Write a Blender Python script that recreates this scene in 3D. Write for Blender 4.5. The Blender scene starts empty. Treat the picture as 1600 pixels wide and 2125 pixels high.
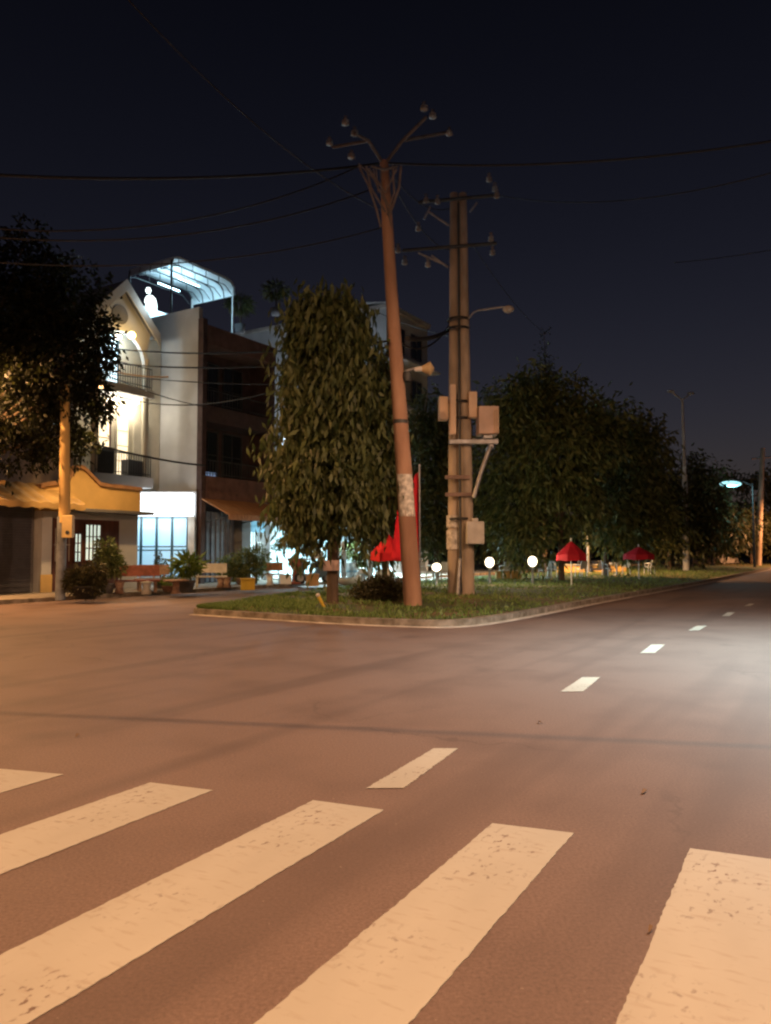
import bpy, math, random
import numpy as np
from mathutils import Vector, Matrix
R = math.radians
random.seed(7)
rng = np.random.default_rng(7)
S = bpy.context.scene
COL = S.collection

# ------------------------------------------------------------------ camera
CAM_H = 1.55
F = 1600.0
PITCH = math.atan(82.5 / F)
cam_d = bpy.data.cameras.new('camera')
cam_d.sensor_fit = 'VERTICAL'; cam_d.sensor_height = 24.0
cam_d.lens = 24.0 * F / 2125.0
cam_d.clip_end = 2000; cam_d.clip_start = 0.05
cam_d.dof.use_dof = True; cam_d.dof.focus_distance = 5.5; cam_d.dof.aperture_fstop = 1.9
cam = bpy.data.objects.new('camera', cam_d); COL.objects.link(cam)
cam.location = (0, 0, CAM_H); cam.rotation_euler = (R(90) + PITCH, 0, 0)
S.camera = cam

# ------------------------------------------------------------------ world
w = bpy.data.worlds.new('World'); S.world = w; w.use_nodes = True
nt = w.node_tree; nt.nodes.clear()
out = nt.nodes.new('ShaderNodeOutputWorld'); bg = nt.nodes.new('ShaderNodeBackground')
sky = nt.nodes.new('ShaderNodeTexSky'); sky.sky_type = 'NISHITA'; sky.sun_disc = False
sky.sun_elevation = R(35); sky.sun_rotation = R(200); sky.air_density = 1.2
tc = nt.nodes.new('ShaderNodeTexCoord'); sp = nt.nodes.new('ShaderNodeSeparateXYZ')
mr = nt.nodes.new('ShaderNodeMapRange'); mr.inputs['From Min'].default_value = 0.0; mr.inputs['From Max'].default_value = 0.60
mr.inputs['To Min'].default_value = 1.0; mr.inputs['To Max'].default_value = 0.40
mx = nt.nodes.new('ShaderNodeMix'); mx.data_type = 'RGBA'; mx.blend_type = 'MULTIPLY'; mx.inputs['Factor'].default_value = 1
tint = nt.nodes.new('ShaderNodeMix'); tint.data_type = 'RGBA'; tint.blend_type = 'MULTIPLY'; tint.inputs['Factor'].default_value = 1
tint.inputs['B'].default_value = (1.08, 0.74, 0.82, 1)
nt.links.new(tc.outputs['Generated'], sp.inputs[0]); nt.links.new(sp.outputs['Z'], mr.inputs['Value'])
nt.links.new(sky.outputs[0], mx.inputs['A']); nt.links.new(mr.outputs[0], mx.inputs['B'])
nt.links.new(mx.outputs['Result'], tint.inputs['A']); nt.links.new(tint.outputs['Result'], bg.inputs[0])
bg.inputs[1].default_value = 0.0060
nt.links.new(bg.outputs[0], out.inputs[0])

# faint moonlight
sun = bpy.data.lights.new('moonlight', 'SUN'); sun.energy = 0.012; sun.angle = R(2); sun.color = (0.8, 0.88, 1)
so = bpy.data.objects.new('moonlight', sun); COL.objects.link(so); so.rotation_euler = (R(55), 0, R(-20))

S.view_settings.view_transform = 'Standard'; S.view_settings.look = 'None'
S.view_settings.exposure = 0; S.view_settings.gamma = 1
S.render.engine = 'CYCLES'
S.cycles.use_denoising = True
S.cycles.max_bounces = 5; S.cycles.diffuse_bounces = 3; S.cycles.transparent_max_bounces = 6
S.cycles.sample_clamp_indirect = 3.0
S.cycles.filter_width = 2.1

# ------------------------------------------------------------------ pixel helpers (photo pixels -> world)
def ray(px, py):
    u = (px - 800) / F; v = (1062.5 - py) / F
    return Vector((u, math.cos(PITCH) - v * math.sin(PITCH), math.sin(PITCH) + v * math.cos(PITCH)))
def P(px, py, Y):
    d = ray(px, py); k = Y / d.y
    return Vector((d.x * k, Y, CAM_H + d.z * k))
def G(px, py, z=0.0):
    d = ray(px, py); k = (z - CAM_H) / d.z
    return Vector((d.x * k, d.y * k, z))
# the row of houses runs along DV; IN points away from the road
ANG = R(58.6)
DV = Vector((math.cos(ANG), math.sin(ANG), 0)); IN = Vector((-math.sin(ANG), math.cos(ANG), 0))
OB = Vector((-8.3, 34.6, 0))
def W(x, y, z=0): return OB + DV * x + IN * y + Vector((0, 0, z))
def RW(px, py, y):
    """pixel -> (x, z) on the plane parallel to the facades at inward offset y"""
    o = Vector((0, 0, CAM_H)); d = ray(px, py)
    k = (y - (o - OB).dot(IN)) / d.dot(IN)
    p = o + d * k
    return (p - OB).dot(DV), p.z

# ------------------------------------------------------------------ materials
MATS = {}
def mat(name, col, rough=0.8, var=0.25, scale=3.0, bump=0.0, metal=0.0, col2=None, stretch=(1, 1, 1), detail=6, coat=0.0):
    if name in MATS: return MATS[name]
    m = bpy.data.materials.new(name); m.use_nodes = True; MATS[name] = m
    n = m.node_tree; b = n.nodes['Principled BSDF']
    b.inputs['Roughness'].default_value = rough; b.inputs['Metallic'].default_value = metal
    b.inputs['Coat Weight'].default_value = coat
    t = n.nodes.new('ShaderNodeTexCoord'); mp = n.nodes.new('ShaderNodeMapping'); mp.inputs['Scale'].default_value = stretch
    no = n.nodes.new('ShaderNodeTexNoise'); no.inputs['Scale'].default_value = scale; no.inputs['Detail'].default_value = detail
    rp = n.nodes.new('ShaderNodeValToRGB')
    c2 = col2 or tuple(c * (1 - var) for c in col); c1 = col if col2 else tuple(min(1, c * (1 + var * 0.6)) for c in col)
    rp.color_ramp.elements[0].position = 0.32; rp.color_ramp.elements[0].color = (*c2, 1)
    rp.color_ramp.elements[1].position = 0.68; rp.color_ramp.elements[1].color = (*c1, 1)
    n.links.new(t.outputs['Object'], mp.inputs[0]); n.links.new(mp.outputs[0], no.inputs['Vector'])
    n.links.new(no.outputs['Fac'], rp.inputs[0]); n.links.new(rp.outputs[0], b.inputs['Base Color'])
    if bump:
        bu = n.nodes.new('ShaderNodeBump'); bu.inputs['Strength'].default_value = bump; bu.inputs['Distance'].default_value = 0.02
        n2 = n.nodes.new('ShaderNodeTexNoise'); n2.inputs['Scale'].default_value = scale * 12; n2.inputs['Detail'].default_value = 3
        n.links.new(mp.outputs[0], n2.inputs['Vector']); n.links.new(n2.outputs['Fac'], bu.inputs['Height'])
        n.links.new(bu.outputs[0], b.inputs['Normal'])
    return m
def emit(name, col, strength):
    if name in MATS: return MATS[name]
    m = bpy.data.materials.new(name); m.use_nodes = True; MATS[name] = m
    b = m.node_tree.nodes['Principled BSDF']
    b.inputs['Base Color'].default_value = (*[c * 0.6 for c in col], 1)
    b.inputs['Emission Color'].default_value = (*col, 1); b.inputs['Emission Strength'].default_value = strength
    return m
def leafmat(name, a, b_, trans=0.35):
    if name in MATS: return MATS[name]
    m = bpy.data.materials.new(name); m.use_nodes = True; MATS[name] = m
    n = m.node_tree; b = n.nodes['Principled BSDF']; b.inputs['Roughness'].default_value = 0.55
    g = n.nodes.new('ShaderNodeNewGeometry'); rp = n.nodes.new('ShaderNodeValToRGB')
    rp.color_ramp.elements[0].color = (*a, 1); rp.color_ramp.elements[1].color = (*b_, 1)
    n.links.new(g.outputs['Random Per Island'], rp.inputs[0]); n.links.new(rp.outputs[0], b.inputs['Base Color'])
    tr = n.nodes.new('ShaderNodeBsdfTranslucent'); ms = n.nodes.new('ShaderNodeMixShader'); ms.inputs[0].default_value = trans
    n.links.new(rp.outputs[0], tr.inputs[0]); n.links.new(b.outputs[0], ms.inputs[1]); n.links.new(tr.outputs[0], ms.inputs[2])
    n.links.new(ms.outputs[0], n.nodes['Material Output'].inputs[0])
    return m

# asphalt: fine grit, broad worn lanes and old repairs
def asphalt_nodes(m):
    n = m.node_tree; b = n.nodes['Principled BSDF']; b.inputs['Roughness'].default_value = 0.72
    t = n.nodes.new('ShaderNodeTexCoord')
    def noise(s, d=4, st=(1, 1, 1), rot=0):
        m0 = n.nodes.new('ShaderNodeMapping'); m0.inputs['Rotation'].default_value = (0, 0, -rot)
        mp = n.nodes.new('ShaderNodeMapping'); mp.inputs['Scale'].default_value = st
        x = n.nodes.new('ShaderNodeTexNoise'); x.inputs['Scale'].default_value = s; x.inputs['Detail'].default_value = d
        n.links.new(t.outputs['Object'], m0.inputs[0]); n.links.new(m0.outputs[0], mp.inputs[0]); n.links.new(mp.outputs[0], x.inputs['Vector']); return x
    def mixc(a, bb, f, mode='MIX'):
        x = n.nodes.new('ShaderNodeMix'); x.data_type = 'RGBA'; x.blend_type = mode
        for k, v in (('A', a), ('B', bb)):
            if isinstance(v, tuple): x.inputs[k].default_value = (*v, 1)
            else: n.links.new(v, x.inputs[k])
        if isinstance(f, float): x.inputs['Factor'].default_value = f
        else: n.links.new(f, x.inputs['Factor'])
        return x.outputs['Result']
    def ramp(src, p0, p1):
        x = n.nodes.new('ShaderNodeValToRGB'); x.color_ramp.elements[0].position = p0; x.color_ramp.elements[1].position = p1
        n.links.new(src, x.inputs[0]); return x.outputs[0]
    big = noise(0.10, 3, (1, 0.35, 1), -R(32)); mid = noise(0.9, 5); fine = noise(60, 3); grit = noise(170, 2)
    c = mixc((0.150, 0.105, 0.092), (0.210, 0.148, 0.128), ramp(big.outputs['Fac'], 0.35, 0.65))
    c = mixc(c, (0.095, 0.064, 0.057), mixc((0, 0, 0), (0.6, 0.6, 0.6), ramp(mid.outputs['Fac'], 0.45, 0.8)))
    c = mixc(c, ramp(fine.outputs['Fac'], 0.2, 0.75), 0.28, 'OVERLAY')
    c = mixc(c, ramp(grit.outputs['Fac'], 0.25, 0.75), 0.2, 'OVERLAY')
    # tyre-polished lanes, cracks and pale grit
    tyre = noise(1.1, 3, (1, .06, 1), -R(31)); c = mixc(c, (0.095, 0.066, 0.06), mixc((0, 0, 0), (.45, .45, .45), ramp(tyre.outputs['Fac'], .55, .66)))
    vo = n.nodes.new('ShaderNodeTexVoronoi'); vo.feature = 'DISTANCE_TO_EDGE'; vo.inputs['Scale'].default_value = 0.42
    wob = noise(3.5, 5); va = n.nodes.new('ShaderNodeVectorMath'); va.operation = 'MULTIPLY_ADD'; va.inputs[1].default_value = (.55, .55, 0)
    n.links.new(wob.outputs['Color'], va.inputs[0]); n.links.new(t.outputs['Object'], va.inputs[2]); n.links.new(va.outputs[0], vo.inputs['Vector'])
    cm_ = mixc(ramp(noise(.23, 2).outputs['Fac'], .52, .60), (0, 0, 0), ramp(vo.outputs['Distance'], .003, .010))
    c = mixc(c, (0.035, 0.026, 0.024), mixc((0, 0, 0), cm_, .3))
    gr = noise(38, 1); c = mixc(c, (0.30, 0.24, 0.20), mixc((0, 0, 0), (.7, .7, .7), ramp(gr.outputs['Fac'], .76, .79)))
    stain = noise(0.55, 2, (1, 1, 1)); c = mixc(c, (0.08, 0.06, 0.055), mixc((0, 0, 0), (0.6, 0.5, 0.5), ramp(stain.outputs['Fac'], 0.66, 0.75)))
    bu = n.nodes.new('ShaderNodeBump'); bu.inputs['Strength'].default_value = 0.10; bu.inputs['Distance'].default_value = 0.006
    n.links.new(grit.outputs['Fac'], bu.inputs['Height']); n.links.new(bu.outputs[0], b.inputs['Normal'])
    n.links.new(c, b.inputs['Base Color'])
    return c, noise, mixc, ramp, b
asph = bpy.data.materials.new('asphalt'); asph.use_nodes = True; asphalt_nodes(asph)
paint = bpy.data.materials.new('road_paint'); paint.use_nodes = True
c, noise, mixc, ramp, b = asphalt_nodes(paint)
wear = noise(1.9, 8); spots = noise(30, 7, (1, .6, 1), -R(30)); crack = noise(7, 9, (1, 3.5, 1), -R(30))
pc = mixc((0.50, 0.49, 0.44), (0.41, 0.395, 0.35), ramp(noise(1.6, 6, (1, .4, 1), -R(30)).outputs['Fac'], 0.35, 0.7))
pc = mixc(pc, (0.40, 0.36, 0.31), mixc((0, 0, 0), (.75, .75, .75), ramp(crack.outputs['Fac'], 0.56, 0.70)))
wm = mixc(ramp(wear.outputs['Fac'], 0.48, 0.66), ramp(spots.outputs['Fac'], 0.58, 0.65), 1.0, 'MULTIPLY')
n_ = paint.node_tree
n_.links.new(mixc(pc, c, wm), b.inputs['Base Color'])

M = dict(
    concrete=mat('concrete', (0.40, 0.38, 0.35), .9, .35, 1.4, .4),
    pole=mat('pole_concrete', (0.44, 0.36, 0.28), .9, .45, 2.2, .5, stretch=(1, 1, .35)),
    pavement=mat('pavement_concrete', (0.27, 0.24, 0.20), .9, .3, 0.7, .3),
    kerb=mat('kerb_concrete', (0.36, 0.32, 0.27), .9, .6, 4, .4, col2=(.13, .11, .08)),
    kerbline=mat('kerb_line', (0.66, 0.60, 0.53), .85, .4, 1.8, .3),
    steel=mat('galvanised_steel', (0.35, 0.36, 0.38), .5, .3, 6, 0, .6),
    dark=mat('dark_metal', (0.05, 0.055, 0.06), .5, .3, 5),
    black=mat('black_rubber', (0.02, 0.02, 0.02), .6, .3, 5),
    white=mat('white_plaster', (0.53, 0.54, 0.56), .9, .2, .6, .15),
    cream=mat('cream_plaster', (0.66, 0.61, 0.50), .9, .15, 1, .1),
    yellow=mat('yellow_plaster', (0.62, 0.42, 0.16), .9, .2, .9, .15),
    terra=mat('terracotta_tile', (0.15, 0.080, 0.068), .7, .35, 2.5, .2),
    terradark=mat('dark_brown_render', (0.075, 0.045, 0.044), .8, .35, 2.5, .2),
    grey=mat('grey_render', (0.45, 0.46, 0.47), .9, .25, .5, .1),
    greyd=mat('dark_grey_render', (0.15, 0.15, 0.16), .9, .3, .7),
    wood=mat('dark_wood', (0.10, 0.035, 0.022), .6, .35, 4, 0, stretch=(3, 3, .6)),
    orangewood=mat('orange_wood', (0.42, 0.17, 0.06), .6, .25, 4),
    bark=mat('bark', (0.12, 0.085, 0.06), .95, .5, 5, .8, stretch=(1, 1, .3)),
    shadedred=mat('shaded_red_cloth', (0.55, 0.01, 0.03), .8, .3, 2),  # red cloth darkened for the tree shade over the far parasols
    red=mat('red_cloth', (0.72, 0.015, 0.03), .8, .2, 2),
    tealdoor=mat('door_frame_paint', (0.03, 0.07, 0.09), .4, .2, 4),
    ceramic=mat('white_ceramic', (0.72, 0.74, 0.74), .3, .1, 3),
    stone=mat('stone_bench', (0.34, 0.22, 0.17), .7, .4, 9),
    redstone=mat('red_stone', (0.24, 0.07, 0.05), .5, .3, 7),
    whitep=mat('white_paint', (0.66, 0.62, 0.58), .6, .2, 3),
    yellowp=mat('yellow_plastic', (0.70, 0.48, 0.05), .5, .12, 3),
    glassd=mat('dark_glass', (0.02, 0.025, 0.03), .12, .2, 2),
    sheet=mat('corrugated_sheet', (0.50, 0.33, 0.13), .5, .35, 1.2, 0, 0.1),
    soil=mat('soil', (0.16, 0.11, 0.06), .95, .4, 2, .6),
    box=mat('painted_steel_box', (0.52, 0.50, 0.47), .6, .25, 3),
    paper=mat('old_posters', (0.60, 0.57, 0.52), .9, .5, 9),
    skin=mat('skin', (0.42, 0.26, 0.18), .6, .1, 8),
    shirt=mat('white_shirt', (0.8, 0.8, 0.8), .85, .06, 6),
    jeans=mat('dark_trousers', (0.04, 0.05, 0.08), .85, .2, 8),
    hair=mat('black_hair', (0.015, 0.012, 0.012), .5, .2, 20),
    bikeblue=mat('blue_grey_bodywork', (0.10, 0.16, 0.22), .25, .1, 2, coat=.5),
    carpaint=mat('dark_car_paint', (0.04, 0.04, 0.05), .25, .1, 2, coat=.6),
    carpale=mat('pale_car_paint', (0.35, 0.35, 0.36), .25, .1, 2, coat=.6),
)
LEAF = dict(
    ashoka=leafmat('ashoka_leaf', (0.035, 0.055, 0.016), (0.155, 0.185, 0.07)),
    dark=leafmat('dark_leaf', (0.028, 0.042, 0.014), (0.11, 0.115, 0.04)),
    green=leafmat('green_leaf', (0.04, 0.07, 0.02), (0.22, 0.24, 0.08)),
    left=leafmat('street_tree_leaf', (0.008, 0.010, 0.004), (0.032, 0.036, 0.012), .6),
    fern=leafmat('bright_leaf', (0.08, 0.14, 0.03), (0.22, 0.30, 0.06)),
    hedge=leafmat('hedge_leaf', (0.03, 0.035, 0.012), (0.10, 0.085, 0.035)),
    grass=leafmat('grass_blade', (0.08, 0.14, 0.03), (0.22, 0.32, 0.09), .2),
)

# ------------------------------------------------------------------ builders
class MB:
    def __init__(s): s.v = []; s.f = []; s.sm = []
    def add(s, vs, fs, smooth=False):
        k = len(s.v); s.v += [tuple(v) for v in vs]
        s.f += [tuple(k + i for i in f) for f in fs]; s.sm += [smooth] * len(fs); return s
    def box(s, x0, x1, y0, y1, z0, z1):
        x0, x1 = sorted((x0, x1)); y0, y1 = sorted((y0, y1)); z0, z1 = sorted((z0, z1))
        c = min(x1 - x0, y1 - y0, z1 - z0) * 0.12; c = min(c, 0.02)
        vs = []
        for z, i in ((z0, c), (z0 + c, 0), (z1 - c, 0), (z1, c)):
            a = c if i else 0
            vs += [(x0 + i + c - a, y0 + i, z), (x1 - i, y0 + i, z), (x1 - i, y1 - i, z), (x0 + i, y1 - i, z)]
        fs = [(3, 2, 1, 0), (12, 13, 14, 15)]
        for l in range(3):
            for k in range(4):
                fs.append((l * 4 + k, l * 4 + (k + 1) % 4, l * 4 + 4 + (k + 1) % 4, l * 4 + 4 + k))
        return s.add(vs, fs)
    def cyl(s, p0, p1, r0, r1=None, n=12, smooth=True):
        r1 = r0 if r1 is None else r1
        p0 = Vector(p0); p1 = Vector(p1); ax = (p1 - p0).normalized()
        a = ax.orthogonal().normalized(); b = ax.cross(a)
        vs = []
        for p, r in ((p0, r0), (p1, r1)):
            for i in range(n):
                t = 2 * math.pi * i / n; vs.append(p + (a * math.cos(t) + b * math.sin(t)) * r)
        s.add(vs, [(i, (i + 1) % n, n + (i + 1) % n, n + i) for i in range(n)], smooth)
        s.add(vs[:n], [tuple(range(n))[::-1]]); s.add(vs[n:], [tuple(range(n))]); return s
    def tube(s, pts, r, n=6, r1=None):
        pts = [Vector(p) for p in pts]; m = len(pts); vs = []
        a = (pts[1] - pts[0]).normalized().orthogonal().normalized()
        for k, p in enumerate(pts):
            ax = (pts[min(k + 1, m - 1)] - pts[max(k - 1, 0)]).normalized()
            a = (a - ax * a.dot(ax)).normalized(); b = ax.cross(a)
            rr = r if r1 is None else r + (r1 - r) * k / (m - 1)
            for i in range(n):
                t = 2 * math.pi * i / n; vs.append(p + (a * math.cos(t) + b * math.sin(t)) * rr)
        fs = [(k * n + i, k * n + (i + 1) % n, (k + 1) * n + (i + 1) % n, (k + 1) * n + i) for k in range(m - 1) for i in range(n)]
        s.add(vs, fs, True); s.add(vs[:n], [tuple(range(n))[::-1]]); s.add(vs[-n:], [tuple(range(n))]); return s
    def lathe(s, c, prof, n=16):
        c = Vector(c); vs = []
        for r, z in prof:
            for i in range(n):
                t = 2 * math.pi * i / n; vs.append(c + Vector((math.cos(t) * r, math.sin(t) * r, z)))
        m = len(prof)
        return s.add(vs, [(k * n + i, k * n + (i + 1) % n, (k + 1) * n + (i + 1) % n, (k + 1) * n + i) for k in range(m - 1) for i in range(n)], True)
    def ball(s, c, r, n=14, sc=(1, 1, 1)):
        c = Vector(c); pr = [(math.sin(math.pi * k / 9) * r, -math.cos(math.pi * k / 9) * r) for k in range(10)]
        vs = []
        for rr, z in pr:
            for i in range(n):
                t = 2 * math.pi * i / n; vs.append(c + Vector((math.cos(t) * rr * sc[0], math.sin(t) * rr * sc[1], z * sc[2])))
        return s.add(vs, [(k * n + i, k * n + (i + 1) % n, (k + 1) * n + (i + 1) % n, (k + 1) * n + i) for k in range(9) for i in range(n)], True)
    def prism(s, poly, z0, z1):
        n = len(poly); vs = [(p[0], p[1], z0) for p in poly] + [(p[0], p[1], z1) for p in poly]
        return s.add(vs, [tuple(range(n))[::-1], tuple(range(n, 2 * n))] + [(i, (i + 1) % n, n + (i + 1) % n, n + i) for i in range(n)])
    def slab(s, poly, off):
        """planar polygon in 3D thickened along vector off"""
        n = len(poly); off = Vector(off); vs = [Vector(p) for p in poly]; vs += [v + off for v in vs]
        return s.add(vs, [tuple(range(n))[::-1], tuple(range(n, 2 * n))] + [(i, (i + 1) % n, n + (i + 1) % n, n + i) for i in range(n)])
    def build(s, name, m, parent=None, loc=None):
        me = bpy.data.meshes.new(name); me.from_pydata(s.v, [], s.f)
        me.polygons.foreach_set('use_smooth', s.sm); me.materials.append(m); me.update()
        o = bpy.data.objects.new(name, me); COL.objects.link(o)
        if parent: o.parent = parent
        if loc is not None: o.location = loc
        return o
def tag(o, label=None, cat=None, group=None, kind=None):
    for k, v in (('label', label), ('category', cat), ('group', group), ('kind', kind)):
        if v: o[k] = v
    return o
def thing(name, label, cat, loc=(0, 0, 0), rz=0, group=None):
    o = bpy.data.objects.new(name, None); COL.objects.link(o); o.location = loc; o.rotation_euler = (0, 0, rz)
    o.empty_display_size = 0.2
    return tag(o, label, cat, group)
def light(parent, loc, col, watts, kind='POINT', size=0.1, rot=None, spot=None, blend=.6):
    l = bpy.data.lights.new('light', kind); l.energy = watts; l.color = col
    if kind == 'AREA': l.shape = 'RECTANGLE'; l.size = size[0]; l.size_y = size[1]
    else: l.shadow_soft_size = size
    if spot: l.spot_size = spot; l.spot_blend = blend
    o = bpy.data.objects.new('lamp_light', l); COL.objects.link(o); o.parent = parent; o.location = loc
    if rot: o.rotation_euler = rot
    return o
def copy_tree(o, parent=None):
    c = o.copy(); COL.objects.link(c); c.parent = parent
    for ch in list(o.children): copy_tree(ch, c)
    return c

# ------------------------------------------------------------------ setting
b = MB(); b.box(-400, 400, -60, 700, -0.5, 0); g = b.build('road', asph); tag(g, kind='structure')

# verge (grass island)
def catmull(p, k=6):
    o = []
    for i in range(len(p) - 1):
        a, b_, c_, d_ = p[max(i - 1, 0)], p[i], p[i + 1], p[min(i + 2, len(p) - 1)]
        for j in range(k):
            t = j / k
            o.append(0.5 * ((2 * b_) + (c_ - a) * t + (2 * a - 5 * b_ + 4 * c_ - d_) * t * t + (3 * b_ - a - 3 * c_ + d_) * t ** 3))
    return o + [p[-1]]
front = [G(392, 1276), G(520, 1285), G(700, 1296), G(850, 1302), G(930, 1303), G(1010, 1297), G(1110, 1280), G(1270, 1248), G(1450, 1214)]
front.append(front[-1] + DV * 25); front.append(front[-1] + DV * 40)
FR = catmull(front, 5)
back = [G(402, 1272), G(450, 1263), G(560, 1244), G(740, 1219)]
back += [back[-1] + DV * 8, back[-1] + DV * 95]
back = catmull(back, 3)
def offset(line, dist):
    o = []
    for i, p in enumerate(line):
        t = (line[min(i + 1, len(line) - 1)] - line[max(i - 1, 0)]).normalized()
        o.append(p + Vector((-t.y, t.x, 0)) * dist)
    return o
def strip(name, l0, l1, z, m, z0=0.0):
    n = len(l0); mb = MB()
    vs = [(p.x, p.y, z) for p in l0] + [(p.x, p.y, z) for p in l1] + [(p.x, p.y, z0) for p in l0] + [(p.x, p.y, z0) for p in l1]
    fs = [(i, i + 1, n + i + 1, n + i) for i in range(n - 1)] + [(2 * n + i, 2 * n + i + 1, i + 1, i) for i in range(n - 1)] + [(n + i, n + i + 1, 3 * n + i + 1, 3 * n + i) for i in range(n - 1)]
    fs += [(0, n, 3 * n, 2 * n), (n - 1, 2 * n - 1, 4 * n - 1, 3 * n - 1)]
    return mb.add(vs, fs).build(name, m)
tag(strip('kerb_gutter', FR, offset(FR, .16), 0.012, M['kerbline']), kind='structure')
FK0 = offset(FR, .16); FK1 = offset(FR, .36)
tag(strip('kerb', FK0, FK1, 0.14, M['kerb']), kind='structure')
BK = offset(back, -0.02)
tag(strip('kerb', back, offset(back, -.15), 0.12, M['kerb']), kind='structure')
poly = [(p.x, p.y) for p in offset(FR, .36)] + [(p.x, p.y) for p in offset(back, -.15)[::-1]]
vm = bpy.data.materials.new('verge_ground'); vm.use_nodes = True
nn = vm.node_tree; bb = nn.nodes['Principled BSDF']; bb.inputs['Roughness'].default_value = .95
n1 = nn.nodes.new('ShaderNodeTexNoise'); n1.inputs['Scale'].default_value = .7; n1.inputs['Detail'].default_value = 8
rp = nn.nodes.new('ShaderNodeValToRGB'); tcc = nn.nodes.new('ShaderNodeTexCoord')
rp.color_ramp.elements[0].position = .38; rp.color_ramp.elements[0].color = (.17, .115, .06, 1)
rp.color_ramp.elements[1].position = .55; rp.color_ramp.elements[1].color = (.07, .10, .03, 1)
nn.links.new(tcc.outputs['Object'], n1.inputs['Vector']); nn.links.new(n1.outputs['Fac'], rp.inputs[0]); nn.links.new(rp.outputs[0], bb.inputs['Base Color'])
# ruled sheet between front and back edge
def resample(line, n):
    L = [0]
    for i in range(1, len(line)): L.append(L[-1] + (line[i] - line[i - 1]).length)
    o = []
    for k in range(n):
        t = L[-1] * (k / (n - 1)) ** 1.6; i = max(j for j in range(len(L)) if L[j] <= t + 1e-9); i = min(i, len(line) - 2)
        u = (t - L[i]) / (L[i + 1] - L[i]); o.append(line[i].lerp(line[i + 1], min(1, u)))
    return o
NA = 60; NB = 14
ea = resample(offset(FR, .355), NA); eb = resample(offset(back, -.145), NA)
mb = MB(); vs = []
for i in range(NA):
    for j in range(NB):
        u = j / (NB - 1); p = ea[i].lerp(eb[i], u)
        vs.append((p.x, p.y, 0.115 + 0.10 * math.sin(math.pi * u) * min(1, i / 8) + random.uniform(0, .012)))
mb.add(vs, [(i * NB + j, (i + 1) * NB + j, (i + 1) * NB + j + 1, i * NB + j + 1) for i in range(NA - 1) for j in range(NB - 1)], True)
tag(mb.build('verge_ground', vm), kind='structure')
# grass blades
def leaves_mesh(name, pts, dirs, length, width, m, parent=None, loc=None, bend=True):
    """one kite-shaped leaf per point along dirs"""
    n = len(pts); d = dirs / np.linalg.norm(dirs, axis=1, keepdims=True)
    rnd = rng.normal(size=(n, 3)); side = np.cross(d, rnd); side /= (np.linalg.norm(side, axis=1, keepdims=True) + 1e-9)
    L = (length * rng.uniform(.6, 1.3, n))[:, None]; Wd = (width * rng.uniform(.7, 1.2, n))[:, None]
    v = np.empty((n, 4, 3)); v[:, 0] = pts; v[:, 1] = pts + d * L * .45 + side * Wd / 2; v[:, 2] = pts + d * L; v[:, 3] = pts + d * L * .45 - side * Wd / 2
    nrm = np.cross(d, side); v[:, 1] += nrm * Wd * .25; v[:, 3] += nrm * Wd * .25
    v = v.reshape(-1, 3); me = bpy.data.meshes.new(name)
    me.vertices.add(n * 4); me.vertices.foreach_set('co', v.ravel().astype(np.float32))
    me.loops.add(n * 4); me.loops.foreach_set('vertex_index', np.arange(n * 4, dtype=np.int32))
    me.polygons.add(n); me.polygons.foreach_set('loop_start', np.arange(0, n * 4, 4, dtype=np.int32))
    me.update(calc_edges=True); me.validate(); me.materials.append(m)
    o = bpy.data.objects.new(name, me); COL.objects.link(o)
    if parent: o.parent = parent
    if loc is not None: o.location = loc
    return o
gp = []
for _ in range(46000):
    t = random.random() ** 1.8 * .75; k = t * (NA - 1); i = int(k); u = random.random()
    p = ea[i].lerp(ea[i + 1], k - i).lerp(eb[i].lerp(eb[i + 1], k - i), u)
    thin = math.sin(p.x * 1.7) * math.sin(p.y * 1.3 + p.x)
    if i < 20 and thin > -.1 + i * .03 and random.random() < .8: continue
    gp.append((p.x, p.y, 0.115 + 0.10 * math.sin(math.pi * u) * min(1, i / 8)))
gp = np.array(gp); gd = rng.normal(0, .45, (len(gp), 3)); gd[:, 2] = 1
tag(leaves_mesh('grass', gp, gd, .10, .035, LEAF['grass']), 'short patchy grass growing on the kerbed verge', 'grass', kind='stuff')

# pavement before the houses
a0 = W(-40, -3.6); a1 = W(120, -3.6)
mb = MB(); pl = [W(-40, -3.4), W(110, -3.4), W(110, 3), W(-40, 3)]
mb.slab([(p.x, p.y, 0.0) for p in pl], (0, 0, .12)); tag(mb.build('pavement', M['pavement']), kind='structure')
mb = MB(); pl = [W(-40, -3.58), W(110, -3.58), W(110, -3.403), W(-40, -3.403)]
mb.slab([(p.x, p.y, 0.0) for p in pl], (0, 0, .13)); tag(mb.build('kerb', M['kerb']), kind='structure')

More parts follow.
